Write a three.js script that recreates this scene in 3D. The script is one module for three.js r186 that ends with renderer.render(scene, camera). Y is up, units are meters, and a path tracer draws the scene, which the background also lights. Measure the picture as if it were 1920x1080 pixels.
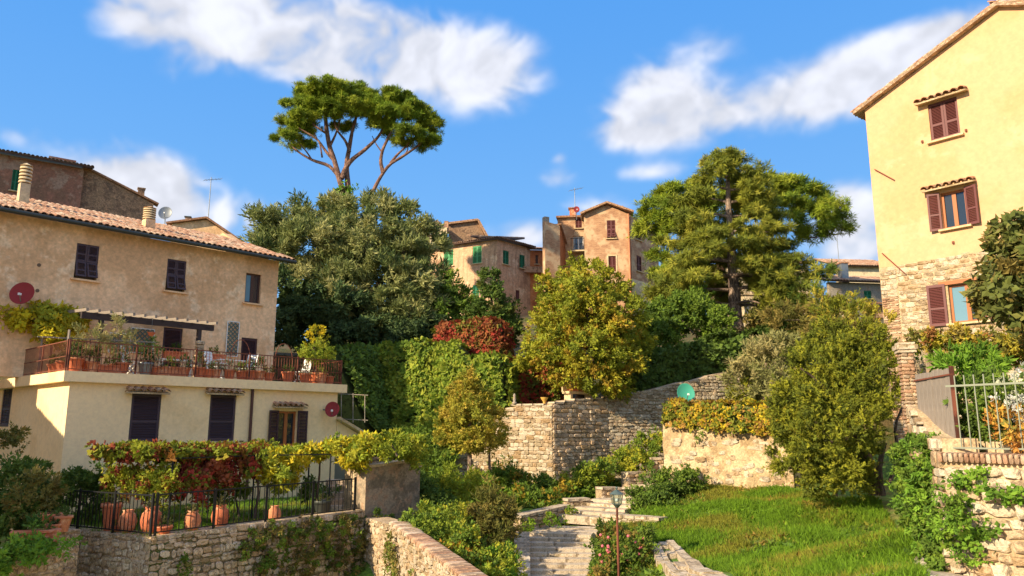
import * as THREE from 'three';
import { mergeGeometries } from 'three/addons/utils/BufferGeometryUtils.js';

// ---------------------------------------------------------------- camera, sky, sun, exposure
const F = 1423, TILT = THREE.MathUtils.degToRad(10.5), EYE = 6;
const scene = new THREE.Scene();
const camera = new THREE.PerspectiveCamera(2 * Math.atan(540 / F) * 180 / Math.PI, 16 / 9, 0.1, 3000);
camera.position.set(0, EYE, 0); camera.rotation.x = TILT;
const renderer = new THREE.WebGLRenderer({ antialias: true });
renderer.toneMapping = THREE.LinearToneMapping;
renderer.toneMappingExposure = 2.15;
renderer.shadowMap.enabled = true;
const SUN = new THREE.Vector3(-0.74, 0.47, 0.57).normalize();
const sun = new THREE.DirectionalLight(new THREE.Color().setRGB(1.0, 0.83, 0.57), 3.7);
sun.position.copy(SUN).multiplyScalar(120).add(new THREE.Vector3(0, 6, -30)); sun.target.position.set(0, 6, -30);
sun.castShadow = true; sun.shadow.mapSize.set(4096, 4096);
Object.assign(sun.shadow.camera, { left: -60, right: 60, top: 60, bottom: -60, near: 1, far: 300 });
scene.add(sun, sun.target);

function rngOf(a) { return () => { a |= 0; a = a + 0x6D2B79F5 | 0; let t = Math.imul(a ^ a >>> 15, 1 | a); t = t + Math.imul(t ^ t >>> 7, 61 | t) ^ t; return ((t ^ t >>> 14) >>> 0) / 4294967296; }; }
const V = (x, y, z) => new THREE.Vector3(x, y, z);
const CT = Math.cos(TILT), ST = Math.sin(TILT);
// a photo pixel at a ground distance d (metres ahead) -> a point
function P(px, py, d) { const u = (px - 960) / F, v = (540 - py) / F, t = d / (CT - v * ST); return V(u * t, EYE + (v * CT + ST) * t, -d); }
function dirOf(px, py) { return P(px, py, 1).sub(V(0, EYE, 0)).normalize(); }
const clamp = (x, a = 0, b = 1) => Math.min(b, Math.max(a, x));
const sstep = (a, b, x) => { const t = clamp((x - a) / (b - a)); return t * t * (3 - 2 * t); };
const lerp = (a, b, t) => a + (b - a) * t;

// ---- hashed value noise
function hash3(x, y, z) { let h = Math.imul(x, 374761393) + Math.imul(y, 668265263) + Math.imul(z, 2147483647 - 1274126177) | 0; h = Math.imul(h ^ h >>> 13, 1274126177); h ^= h >>> 16; return (h >>> 0) / 4294967296; }
function vnoise(x, y, z) {
  const X = Math.floor(x), Y = Math.floor(y), Z = Math.floor(z); let fx = x - X, fy = y - Y, fz = z - Z;
  fx = fx * fx * (3 - 2 * fx); fy = fy * fy * (3 - 2 * fy); fz = fz * fz * (3 - 2 * fz);
  const c = (i, j, k) => hash3(X + i, Y + j, Z + k);
  return lerp(lerp(lerp(c(0, 0, 0), c(1, 0, 0), fx), lerp(c(0, 1, 0), c(1, 1, 0), fx), fy), lerp(lerp(c(0, 0, 1), c(1, 0, 1), fx), lerp(c(0, 1, 1), c(1, 1, 1), fx), fy), fz);
}
function fbm3(x, y, z, o = 5) { let s = 0, a = 0.5, n = 0; for (let i = 0; i < o; i++) { s += a * vnoise(x, y, z); n += a; a *= 0.55; x = x * 2.03 + 7.1; y = y * 2.03 + 3.7; z = z * 2.03 + 1.3; } return s / n; }

// ---- the sky: clear blue air with fair-weather clouds
{
  const W = 2048, H = 1024, data = new Float32Array(W * H * 4);
  // fair-weather clouds: picture direction, half sizes, how dense, how bright
  const clouds = [
    [330, 30, 120, 60, .85], [440, 55, 150, 50, .8], [570, 40, 150, 60, .9], [680, 80, 150, 60, .85], [620, 140, 90, 40, .62], [790, 110, 100, 55, .72], [900, 150, 120, 75, .6], [960, 110, 70, 60, .4], [250, 10, 60, 40, .5],
    [235, 335, 110, 55, 1.05], [300, 370, 60, 50, .9], [470, 415, 90, 45, .7], [1235, 175, 85, 62, 1.0], [1180, 245, 80, 36, .8], [1290, 225, 90, 40, .85], [1420, 195, 110, 45, .42], [1540, 180, 120, 55, .75],
    [1650, 130, 110, 48, .7], [1740, 80, 100, 34, .72], [1810, 45, 70, 26, .6], [1345, 80, 60, 35, .42], [1042, 333, 42, 20, .6], [1225, 322, 70, 16, .55], [985, 445, 70, 36, .8], [1605, 450, 80, 70, 1.0], [1585, 375, 40, 34, .55],
    [1050, 296, 18, 14, .55], [345, 135, 70, 30, .4], [560, 400, 50, 30, .4], [1120, 390, 70, 30, .45], [30, 250, 60, 24, .4],
  ].map(([x, y, rx, ry, s]) => { const d = dirOf(x, y); return { az: Math.atan2(d.x, -d.z), el: Math.asin(d.y), ra: rx / F / Math.sqrt(1 + ((x - 960) / F) ** 2) * 1.1, re: ry / F * 1.05, s }; });
  for (let j = 0; j < H; j++) {
    const el = (j + 0.5) / H * Math.PI - Math.PI / 2;
    for (let i = 0; i < W; i++) {
      const ph = (i + 0.5) / W * Math.PI * 2;                    // equirectangular: u = atan2(z, x) / 2pi + 0.5
      const ang = ph - Math.PI, dx = Math.cos(ang) * Math.cos(el), dz = Math.sin(ang) * Math.cos(el), dy = Math.sin(el);
      const e = Math.max(0, dy), k = Math.pow(1 - e, 2.6);
      let r = lerp(0.030, 0.165, k), g = lerp(0.150, 0.325, k), b = lerp(0.41, 0.50, k);
      if (dy < 0) { const t = Math.min(1, -dy * 6); r = lerp(r, 0.16, t); g = lerp(g, 0.14, t); b = lerp(b, 0.09, t); }
      else {
        const az = Math.atan2(dx, -dz);
        let c = 0;
        for (const q of clouds) {
          let da = az - q.az; const de = el - q.el;
          const m = (da / q.ra) ** 2 + (de / q.re) ** 2;
          if (m < 9) c += q.s * Math.exp(-m * 0.95);
        }
        const away = sstep(0.75, 1.0, Math.abs(az)) + sstep(.62, .8, el);   // beyond the picture the same kind of scattered cloud goes on
        if (away > 0) c += Math.min(1, away) * Math.max(0, fbm3(dx * 2.6 + 9, dy * 5, dz * 2.6, 4) * 3.4 - 1.05);
        c = Math.min(c, 1.1);
        if (c > .03) {
        const wx = fbm3(dx * 5, dy * 7, dz * 5, 4) - .5, n = fbm3(dx * 11 + wx * 4, dy * 13 + wx * 3, dz * 11, 6), n2 = fbm3(dx * 30 + wx * 6, dy * 36 + wx * 4, dz * 30 + 5, 5);
        const a = sstep(0.2, 0.92, c * (.06 + 1.85 * n) + (n2 - 0.5) * 0.9 * Math.min(1, c * 1.6)) * 0.95;
        const w = 0.36 + 0.14 * sstep(.36, .66, n * .5 + n2 * .5);
        r = lerp(r, w * .93, a); g = lerp(g, w * .95, a); b = lerp(b, w * 1.04, a);
        }
      }
      const o = (j * W + i) * 4; data[o] = r; data[o + 1] = g; data[o + 2] = b; data[o + 3] = 1;
    }
  }
  const t = new THREE.DataTexture(data, W, H, THREE.RGBAFormat, THREE.FloatType);
  t.mapping = THREE.EquirectangularReflectionMapping; t.magFilter = t.minFilter = THREE.LinearFilter; t.needsUpdate = true;
  scene.background = t; scene.environment = t;
}

// ---------------------------------------------------------------- helpers
const taken = new Map();
function numbered(n) { const k = taken.get(n) || 0; taken.set(n, k + 1); return k ? n + '_' + String(k).padStart(3, '0') : n; }
function tag(o, label, category, group, kind) { o.userData = { ...o.userData, label }; if (category) o.userData.category = category; if (group) o.userData.group = group; if (kind) o.userData.kind = kind; return o; }
function thing(name, label, category, pos = V(0, 0, 0), turn = 0, group) { const g = new THREE.Group(); g.name = numbered(name); g.position.copy(pos); g.rotation.y = turn; scene.add(g); return tag(g, label, category, group); }
function structure(o, name, label) { o.name = numbered(name); o.userData.kind = 'structure'; if (label) o.userData.label = label; o.castShadow = o.receiveShadow = true; scene.add(o); return o; }
function part(name, geo, mat, parent, pos, rot) { const m = new THREE.Mesh(geo, mat); m.name = name; if (pos) m.position.copy(pos); if (rot) m.rotation.set(...rot); m.castShadow = m.receiveShadow = true; parent.add(m); return m; }
function stuffPart(m) { m.userData.kind = 'stuff'; return m; }
function copyOf(o, pos, turn, label) { const c = o.clone(); c.name = numbered(o.name.replace(/_\d{3}$/, '')); c.userData = { ...o.userData }; if (pos) c.position.copy(pos); if (turn !== undefined) c.rotation.y = turn; if (label) c.userData.label = label; scene.add(c); return c; }

function boxGeo(w, h, d) {                                                   // uv in metres
  const g = new THREE.BoxGeometry(w, h, d), uv = g.attributes.uv, n = g.attributes.normal;
  for (let i = 0; i < uv.count; i++) { const X = Math.abs(n.getX(i)) > .5, Y = Math.abs(n.getY(i)) > .5; uv.setXY(i, uv.getX(i) * (X ? d : w), uv.getY(i) * (Y ? d : h)); }
  return g;
}
class MB {
  constructor() { this.g = []; }
  add(g, x = 0, y = 0, z = 0, rx = 0, ry = 0, rz = 0) { const m = new THREE.Matrix4().makeRotationFromEuler(new THREE.Euler(rx, ry, rz)); m.setPosition(x, y, z); g = g.index ? g.toNonIndexed() : g; g.applyMatrix4(m); this.g.push(g); return this; }
  box(w, h, d, ...a) { return this.add(boxGeo(w, h, d), ...a); }
  cyl(r0, r1, h, s, ...a) { return this.add(new THREE.CylinderGeometry(r0, r1, h, s), ...a); }
  bar(a, b, w, h = w) { const d = b.clone().sub(a), L = d.length(), g = boxGeo(L, h, w); const q = new THREE.Quaternion().setFromUnitVectors(V(1, 0, 0), d.normalize()); let gg = g.toNonIndexed(); gg.applyQuaternion(q); gg.translate((a.x + b.x) / 2, (a.y + b.y) / 2, (a.z + b.z) / 2); this.g.push(gg); return this; }
  geo() { return this.g.length > 1 ? mergeGeometries(this.g) : this.g[0]; }
  build(name, mat, parent, pos, rot) { return part(name, this.geo(), mat, parent, pos, rot); }
}
function barGeo(a, b, w, h) { return new MB().bar(a, b, w, h).geo(); }
// a tapered round limb along points
function limbGeo(pts, r0, r1, rad = 8, wob = 0.12, seed = 1) {
  const R = rngOf(seed * 977 + 5), cv = new THREE.CatmullRomCurve3(pts), L = cv.getLength(), n = Math.max(4, Math.min(40, Math.ceil(L / 0.35))), fr = cv.computeFrenetFrames(n), pos = [], uv = [], idx = [];
  for (let i = 0; i <= n; i++) {
    const t = i / n, c = cv.getPointAt(t), r = lerp(r0, r1, Math.pow(t, .85));
    for (let k = 0; k <= rad; k++) {
      const a = k / rad * Math.PI * 2, w = 1 + wob * (vnoise(Math.cos(a) * 2 + seed * 3, t * L * 1.5, Math.sin(a) * 2) - .5) * 2;
      const q = c.clone().addScaledVector(fr.normals[i], Math.cos(a) * r * w).addScaledVector(fr.binormals[i], Math.sin(a) * r * w);
      pos.push(q.x, q.y, q.z); uv.push(k / rad * Math.max(1, Math.round(r0 * 6.3)), t * L);
    }
  }
  for (let i = 0; i < n; i++) for (let k = 0; k < rad; k++) { const a = i * (rad + 1) + k, b = a + rad + 1; idx.push(a, a + 1, b, b, a + 1, b + 1); }
  const g = new THREE.BufferGeometry(); g.setAttribute('position', new THREE.Float32BufferAttribute(pos, 3)); g.setAttribute('uv', new THREE.Float32BufferAttribute(uv, 2)); g.setIndex(idx); g.computeVertexNormals(); return g;
}
function lathe(pts, seg = 14) { return new THREE.LatheGeometry(pts.map(([r, y]) => new THREE.Vector2(r, y)), seg); }

// ---------------------------------------------------------------- textures
function pn(x, y, per, s) { const X = Math.floor(x), Y = Math.floor(y); let fx = x - X, fy = y - Y; fx = fx * fx * (3 - 2 * fx); fy = fy * fy * (3 - 2 * fy); const m = (a) => ((a % per) + per) % per, c = (i, j) => hash3(m(X + i), m(Y + j), s); return lerp(lerp(c(0, 0), c(1, 0), fx), lerp(c(0, 1), c(1, 1), fx), fy); }
function pf(u, v, per, s, o = 5, g = .55) { let a = .5, t = 0, n = 0; for (let i = 0; i < o; i++) { t += a * pn(u * per, v * per, per, s + i * 17); n += a; a *= g; per *= 2; } return t / n; }
function tex(size, metres, fn, srgb = true) {
  const d = new Uint8Array(size * size * 4);
  for (let j = 0; j < size; j++) for (let i = 0; i < size; i++) { const c = fn(i / size, j / size), o = (j * size + i) * 4; d[o] = clamp(c[0]) * 255; d[o + 1] = clamp(c[1]) * 255; d[o + 2] = clamp(c[2]) * 255; d[o + 3] = 255; }
  const t = new THREE.DataTexture(d, size, size); t.wrapS = t.wrapT = THREE.RepeatWrapping; t.magFilter = THREE.LinearFilter; t.minFilter = THREE.LinearMipmapLinearFilter; t.generateMipmaps = true; t.repeat.set(1 / metres, 1 / metres);
  if (srgb) t.colorSpace = THREE.SRGBColorSpace; t.needsUpdate = true; return t;
}
const mixc = (a, b, t) => [lerp(a[0], b[0], t), lerp(a[1], b[1], t), lerp(a[2], b[2], t)];
const bumpFine = tex(512, 2, (u, v) => { const n = pf(u, v, 24, 3, 5, .7); return [n, n, n]; }, false);
const bumpRough = tex(512, 1.5, (u, v) => { const n = pf(u, v, 10, 8, 6, .65); return [n, n, n]; }, false);
function mat(color, o = {}) { const m = new THREE.MeshStandardMaterial({ roughness: .9, side: THREE.DoubleSide, ...o }); if (Array.isArray(color)) m.color.setRGB(...color); else m.color.set(color); return m; }
function mottled(base, spots, metres, seed, { lo = .45, hi = .65, streak = 0, fine = .12, second, per = 4 } = {}) {    // two or three sRGB tones patched together
  return tex(512, metres, (u, v) => {
    let c = mixc(base, spots, sstep(lo, hi, pf(u, v, per, seed, 6, .6)));
    if (second) c = mixc(c, second, sstep(.54, .68, pf(u, v, per * 2, seed + 50, 6, .62)) * .8);
    if (streak) c = mixc(c, spots, streak * sstep(.5, .8, pf(u * 4, v * .5, 8, seed + 90, 4)));
    const f = 1 + fine * (pf(u, v, 64, seed + 30, 3, .7) - .5) * 2; return [c[0] * f, c[1] * f, c[2] * f];
  });
}
const M = {};
M.yellow = mat(0xffffff, { map: mottled([.84, .665, .50], [.82, .64, .46], 7, 11, { second: [.86, .70, .54], streak: .25, fine: .05 }), bumpMap: bumpFine, bumpScale: .004 });
M.cream = mat(0xffffff, { map: mottled([.985, .865, .665], [.95, .82, .61], 5, 14, { fine: .05 }), bumpMap: bumpFine, bumpScale: .003 });
M.tan = mat(0xffffff, { map: mottled([.93, .775, .60], [.84, .675, .50], 6, 21, { second: [.95, .84, .69], streak: .35, fine: .12 }), bumpMap: bumpFine, bumpScale: .006 });
M.pinkstucco = mat(0xffffff, { map: mottled([.80, .64, .50], [.62, .47, .36], 6, 31, { second: [.88, .76, .62], streak: .4, fine: .16 }), bumpMap: bumpFine, bumpScale: .01 });
M.redstucco = mat(0xffffff, { map: mottled([.58, .40, .32], [.50, .37, .29], 6, 36, { second: [.66, .55, .47], streak: .3, fine: .2 }), bumpMap: bumpFine, bumpScale: .01 });
M.brownrubble = mat(0xffffff, { map: mottled([.58, .46, .35], [.46, .36, .28], 3, 41, { second: [.66, .52, .40], fine: .35, per: 8 }), bumpMap: bumpRough, bumpScale: .03 });
M.farbrick = mat(0xffffff, { map: tex(512, 2.4, (u, v) => { const row = Math.floor(v * 32), off = row % 2 * .5, col = Math.floor(u * 10 + off), t = hash3(col % 10, row, 4), joint = (v * 32 % 1 < .16 || (u * 10 + off) % 1 < .06) ? 1 : 0; const c = mixc(mixc([.74, .56, .41], [.62, .44, .32], t), [.80, .67, .52], sstep(.45, .7, pf(u, v, 4, 77, 5))); return mixc(c, [.78, .68, .54], joint * .6); }), bumpMap: bumpFine, bumpScale: .006 });
M.orangestucco = mat(0xffffff, { map: mottled([.78, .48, .28], [.68, .40, .24], 5, 44, { second: [.82, .58, .38] }), bumpMap: bumpFine, bumpScale: .006 });
M.greystucco = mat(0xffffff, { map: mottled([.60, .56, .50], [.46, .44, .40], 3, 46, { second: [.66, .56, .46], streak: .3, fine: .2 }), bumpMap: bumpRough, bumpScale: .012 });
M.palestucco = mat(0xffffff, { map: mottled([.88, .80, .64], [.80, .70, .54], 5, 47, { second: [.74, .66, .54], streak: .3 }), bumpMap: bumpFine, bumpScale: .006 });
M.limewash = mat(0xffffff, { map: mottled([.77, .67, .52], [.68, .58, .43], 3, 48, { second: [.64, .53, .39], fine: .22, per: 6 }), bumpMap: bumpRough, bumpScale: .05 });
M.mortar = mat(0xffffff, { map: mottled([.76, .66, .53], [.64, .55, .43], 2, 51, { fine: .3 }), bumpMap: bumpRough, bumpScale: .03 });
M.mortarLight = mat(0xffffff, { map: mottled([.76, .67, .53], [.68, .58, .44], 2, 52, { fine: .25 }), bumpMap: bumpRough, bumpScale: .03 });
M.concrete = mat(0xffffff, { map: mottled([.62, .55, .46], [.46, .41, .34], 2.4, 53, { second: [.66, .53, .42], streak: .12, per: 7, fine: .2 }), bumpMap: bumpRough, bumpScale: .012 });
const stoneMap = mottled([.93, .93, .93], [.70, .68, .66], 1.2, 55, { second: [1, .97, .92], fine: .3, per: 6 });
const stoneMapB = mottled([.95, .95, .95], [.78, .76, .70], 1.2, 56, { second: [.66, .62, .52], fine: .3, per: 5 });
const stoneMat = (r, g, b, mp = stoneMap) => mat([r, g, b], { map: mp, bumpMap: bumpRough, bumpScale: .03 });
M.stoneWarm = [stoneMat(.58, .45, .30), stoneMat(.50, .37, .23), stoneMat(.62, .52, .38), stoneMat(.46, .36, .25, stoneMapB), stoneMat(.66, .56, .42, stoneMapB)];
M.stoneGrey = [stoneMat(.70, .53, .36), stoneMat(.58, .43, .28), stoneMat(.74, .60, .43), stoneMat(.50, .38, .25, stoneMapB), stoneMat(.66, .46, .28, stoneMapB)];
M.stonePale = [stoneMat(.62, .50, .35), stoneMat(.68, .57, .42), stoneMat(.54, .40, .25), stoneMat(.58, .47, .34, stoneMapB), stoneMat(.54, .37, .22, stoneMapB)];
M.brick = [stoneMat(.60, .36, .22), stoneMat(.54, .31, .19), stoneMat(.64, .44, .29), stoneMat(.68, .52, .37)];
M.step = [stoneMat(.62, .50, .36), stoneMat(.55, .44, .31), stoneMat(.66, .54, .40, stoneMapB)];
const tileMat = (r, g, b) => mat([r, g, b], { map: stoneMapB, bumpMap: bumpFine, bumpScale: .004 });
M.tiles = [tileMat(.52, .27, .16), tileMat(.60, .36, .23), tileMat(.44, .23, .14), tileMat(.62, .44, .31), tileMat(.50, .33, .23)];
M.terracotta = mat(0xffffff, { map: mottled([.76, .42, .27], [.68, .36, .22], 1.2, 61, { second: [.82, .58, .44], fine: .15 }), roughness: .85, bumpMap: bumpFine, bumpScale: .004 });
M.terracottaPale = mat(0xffffff, { map: mottled([.78, .50, .34], [.70, .42, .28], 1.2, 62, { second: [.84, .66, .52], fine: .15 }), roughness: .85 });
M.shutter = mat(0x3d2329, { roughness: .6 });
M.shutterRed = mat(0x6b3a37, { roughness: .6 });
M.shutterDark = mat(0x44343c, { roughness: .65 });
M.shutterGreen = mat(0x1c7550, { roughness: .6 });
M.shutterGreenFaded = mat(0x4f9a63, { roughness: .65 });
M.woodTrim = mat(0xa9622f, { roughness: .5 });
M.woodDark = mat(0x4a2f22, { roughness: .6 });
M.white = mat(0xe4e4e0, { roughness: .5 });
M.iron = mat(0x26282a, { roughness: .5, metalness: .6 });
M.ironPale = mat(0x8a8f7c, { roughness: .7, metalness: .2 });
M.rust = mat(0x7d4531, { roughness: .85, map: mottled([1, 1, 1], [.6, .55, .5], .8, 66) });
M.gutter = mat(0x3b3f3a, { roughness: .5, metalness: .3 });
M.pipe = mat(0x5a3a30, { roughness: .6, metalness: .2 });
M.dishRed = mat(0x8f2c2c, { roughness: .85 });
M.dishGreen = mat(0x3f9c82, { roughness: .5 });
M.greyMetal = mat(0x8c8f90, { roughness: .45, metalness: .6 });
M.lampGreen = mat(0x5b6a62, { roughness: .5, metalness: .3 });
M.glass = new THREE.MeshPhysicalMaterial({ color: 0x2c3238, roughness: .04, metalness: 0, side: THREE.DoubleSide, specularIntensity: 1, ior: 1.9 });
M.glassClear = new THREE.MeshPhysicalMaterial({ color: 0xdfe8e6, transmission: 1, thickness: 0, roughness: .12, side: THREE.DoubleSide });
M.curtain = mat(0x6a8fa2, { roughness: 1 });
M.dark = mat(0x6e5c4a, { roughness: 1 });
M.wood = mat(0xffffff, { map: tex(512, 1, (u, v) => mixc([.66, .61, .56], [.44, .40, .36], clamp(pf(u * 6, v * .4, 16, 71, 5, .6) * 1.4 - .2))), bumpMap: bumpFine, bumpScale: .004 });
M.woodBeam = mat(0x3d3231, { roughness: .8, map: mottled([1, 1, 1], [.7, .68, .66], 1, 72) });
M.bark = mat(0xffffff, { map: tex(512, 1, (u, v) => mixc([.44, .36, .30], [.24, .19, .16], sstep(.35, .65, pf(u * 2, v * .6, 10, 81, 6, .65)))), bumpMap: bumpRough, bumpScale: .04 });
M.barkPine = mat(0xffffff, { map: tex(512, 1, (u, v) => mixc([.64, .48, .40], [.36, .26, .22], sstep(.38, .62, pf(u * 2, v, 8, 83, 6, .65)))), bumpMap: bumpRough, bumpScale: .05 });
M.barkGrey = mat(0xffffff, { map: tex(512, 1, (u, v) => mixc([.66, .57, .50], [.38, .31, .27], sstep(.38, .62, pf(u * 2, v, 8, 85, 6, .65)))), bumpMap: bumpRough, bumpScale: .05 });
M.soil = mat(0xffffff, { map: mottled([.36, .30, .18], [.26, .28, .12], 3, 91, { second: [.48, .40, .26], fine: .3 }), bumpMap: bumpRough, bumpScale: .06 });
M.turf = mat(0xffffff, { map: mottled([.34, .46, .13], [.28, .40, .11], 4, 93, { second: [.44, .42, .20], fine: .35, per: 6 }), bumpMap: bumpRough, bumpScale: .05 });
M.leafcore = mat([.11, .145, .03], { roughness: 1, map: stoneMapB });
M.paving = mat(0xffffff, { map: mottled([.74, .68, .60], [.64, .58, .50], 3, 95, { second: [.80, .74, .66], fine: .2 }), bumpMap: bumpRough, bumpScale: .02 });
M.twig = mat([.10, .075, .05]);
const leafMat = (rough = .75, tr = .35) => new THREE.MeshPhysicalMaterial({ color: 0xffffff, roughness: rough, transmission: tr, thickness: 0, side: THREE.DoubleSide, specularIntensity: .3 });
M.leaf = leafMat(.85, .35); M.needle = leafMat(.95, .2); M.glossleaf = leafMat(.5, .15);

// ---------------------------------------------------------------- foliage
function blade(out, b, dir, side, len, wid, fold = .25) {   // a folded leaf: two triangles either side of its rib
  const tip = b.clone().addScaledVector(dir, len), mid = b.clone().addScaledVector(dir, len * .45), nr = dir.clone().cross(side).normalize();
  const l = mid.clone().addScaledVector(side, wid / 2).addScaledVector(nr, wid * fold), r = mid.clone().addScaledVector(side, -wid / 2).addScaledVector(nr, wid * fold);
  for (const p of [b, l, tip, b, tip, r]) out.push(p.x, p.y, p.z);
}
function leafGeo(out) { const g = new THREE.BufferGeometry(); g.setAttribute('position', new THREE.Float32BufferAttribute(out, 3)); g.setAttribute('uv', new THREE.Float32BufferAttribute(new Float32Array(out.length / 3 * 2), 2)); g.computeVertexNormals(); return g; }
function rdir(R) { const z = R() * 2 - 1, a = R() * 6.2832, s = Math.sqrt(1 - z * z); return V(Math.cos(a) * s, z, Math.sin(a) * s); }
function sprig(seed, n, { len = .5, wid = .26, spread = .55, up = .5, stem = .7, fold = .2 } = {}) {
  const R = rngOf(seed), o = [];
  for (let i = 0; i < n; i++) {
    const t = i / n, b = V((R() - .5) * spread * .6, t * stem, (R() - .5) * spread * .6), d = rdir(R); d.y = Math.abs(d.y) * .5 + up * (.15 + t * .7); d.normalize();
    const s = V(0, 1, 0).cross(d).addScaledVector(rdir(R), .55).cross(d).cross(d).normalize(); blade(o, b, d, s, len * (.7 + R() * .6), wid * (.7 + R() * .6), fold);
  }
  return leafGeo(o);
}
function needles(seed, n, len = .8, wid = .05) { const R = rngOf(seed), o = []; for (let i = 0; i < n; i++) { const d = rdir(R); d.y = d.y * .6 + .45; d.normalize(); blade(o, V((R() - .5) * .3, R() * .25, (R() - .5) * .3), d, V(0, 1, 0).cross(d).addScaledVector(rdir(R), .5).cross(d).cross(d).normalize(), len * (.7 + R() * .5), wid, 0); } return leafGeo(o); }
function frond(seed, n) { const R = rngOf(seed), o = []; for (let i = 0; i < n; i++) { const t = i / n, a = (i % 2 ? 1 : -1) * (.5 + R() * .5), q = R() * 6.28; const d = V(Math.sin(a) * Math.cos(q), Math.cos(a) * .9, Math.sin(a) * Math.sin(q)).normalize(); blade(o, V(0, t * .9, 0), d, V(0, 1, 0).cross(d).addScaledVector(rdir(R), .5).cross(d).cross(d).normalize(), .42 * (1.1 - t * .5), .11, 0); } return leafGeo(o); }
function flat(seed, n, size = .55) { const R = rngOf(seed), o = []; for (let i = 0; i < n; i++) { const a = R() * 6.28, d = V(Math.cos(a), .15 + R() * .7, Math.sin(a)).normalize(), s = V(-Math.sin(a), (R() - .5) * .6, Math.cos(a)).normalize(); blade(o, V((R() - .5) * .8, R() * .25, (R() - .5) * .8), d, s, size * (.7 + R() * .6), size * .85, .15); } return leafGeo(o); }
const G = {
  broad: [sprig(1, 11), sprig(2, 11)], slim: [sprig(3, 13, { len: .6, wid: .15, up: .8 }), sprig(4, 13, { len: .6, wid: .15, up: .8 })], big: [sprig(5, 7, { len: .7, wid: .42, up: .25 }), sprig(6, 7, { len: .7, wid: .42, up: .25 })],
  needle: [needles(7, 20, .75, .075), needles(8, 20, .75, .075)], frond: [frond(9, 16), frond(10, 16)], ivy: [flat(11, 8), flat(12, 8)],
  grass: [sprig(13, 9, { len: .9, wid: .07, up: .9, stem: .02, spread: .7, fold: 0 }), sprig(14, 9, { len: .7, wid: .09, up: .6, stem: .02, spread: .9, fold: 0 })],
  weed: [sprig(15, 9, { len: .55, wid: .3, up: .1, stem: .35, spread: 1 }), sprig(16, 9, { len: .4, wid: .3, up: .2, stem: .3, spread: 1 })],
};
const PAL = {   // leaf colours (linear base colours)
  umbrella: [[.135, .185, .02], [.10, .155, .018], [.17, .21, .026], [.075, .12, .016]],
  blackpine: [[.14, .16, .024], [.105, .13, .022], [.18, .19, .034], [.075, .10, .018]],
  holm: [[.155, .18, .085], [.10, .13, .052], [.22, .235, .125], [.065, .095, .038], [.125, .155, .068]],
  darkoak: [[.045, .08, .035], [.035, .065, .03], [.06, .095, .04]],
  autumn: [[.19, .20, .02], [.145, .175, .02], [.215, .205, .022], [.20, .15, .02], [.115, .15, .018], [.175, .195, .02], [.15, .18, .018]],
  ochre: [[.215, .20, .03], [.18, .18, .026], [.25, .21, .04], [.14, .16, .022]],
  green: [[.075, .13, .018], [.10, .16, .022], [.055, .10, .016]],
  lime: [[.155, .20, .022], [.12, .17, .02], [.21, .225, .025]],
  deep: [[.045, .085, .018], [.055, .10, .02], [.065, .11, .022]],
  yellow: [[.33, .28, .015], [.27, .25, .015], [.38, .30, .018], [.18, .20, .018]],
  goldhedge: [[.27, .20, .02], [.19, .17, .022], [.20, .125, .035], [.09, .12, .018], [.32, .25, .02], [.12, .14, .02]],
  red: [[.21, .03, .025], [.16, .03, .022], [.17, .075, .03], [.14, .05, .022], [.12, .11, .025], [.19, .06, .03], [.10, .12, .022]],
  creeper: [[.13, .155, .014], [.11, .145, .014], [.16, .16, .015], [.15, .035, .022], [.12, .15, .014], [.11, .025, .02], [.16, .08, .02], [.10, .13, .014]],
  crimson: [[.21, .03, .025], [.19, .06, .03], [.10, .12, .022], [.16, .03, .022], [.12, .15, .02]],
  yew: [[.115, .135, .016], [.085, .108, .014], [.15, .165, .018], [.06, .08, .012]],
  olive: [[.17, .18, .09], [.13, .145, .065], [.21, .20, .11]],
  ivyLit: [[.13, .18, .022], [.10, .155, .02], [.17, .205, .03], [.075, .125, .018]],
  grass: [[.075, .15, .009], [.062, .125, .008], [.095, .165, .012], [.125, .14, .02]],
  lushgreen: [[.08, .17, .02], [.11, .21, .026], [.06, .13, .018]],
  moss: [[.10, .10, .028], [.075, .085, .022], [.14, .12, .04]],
  rose: [[.06, .10, .018], [.085, .13, .022], [.05, .08, .016], [.14, .11, .03]],
};
const B = (px, py, rx, ry, d, rz) => { const k = d / F; return { c: P(px, py, d), r: [rx * k, ry * k, rz ?? Math.max(rx, ry) * .9 * k] }; };
let nSprigs = 0;
function putSprigs(parent, name, list, geo, material) {   // list: {p, n, s, col}
  nSprigs += list.length;
  const half = [[], []]; list.forEach((q, i) => half[i % geo.length].push(q));
  const q = new THREE.Quaternion(), q2 = new THREE.Quaternion(), m = new THREE.Matrix4(), up = V(0, 1, 0), sc = V(1, 1, 1), col = new THREE.Color();
  half.forEach((L, k) => {
    if (!L.length) return;
    const im = new THREE.InstancedMesh(geo[k], material, L.length); im.name = name; im.userData.kind = 'stuff'; im.castShadow = im.receiveShadow = true;
    L.forEach((s, i) => { q.setFromUnitVectors(up, s.n); q2.setFromAxisAngle(up, s.a); q.multiply(q2); sc.setScalar(s.s); m.compose(s.p, q, sc); im.setMatrixAt(i, m); col.setRGB(Math.min(.7, s.col[0] * 2.05), Math.min(.7, s.col[1] * 1.85), Math.min(.7, s.col[2] * 1.35)); im.setColorAt(i, col); });
    parent.add(im);
  });
}
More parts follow.
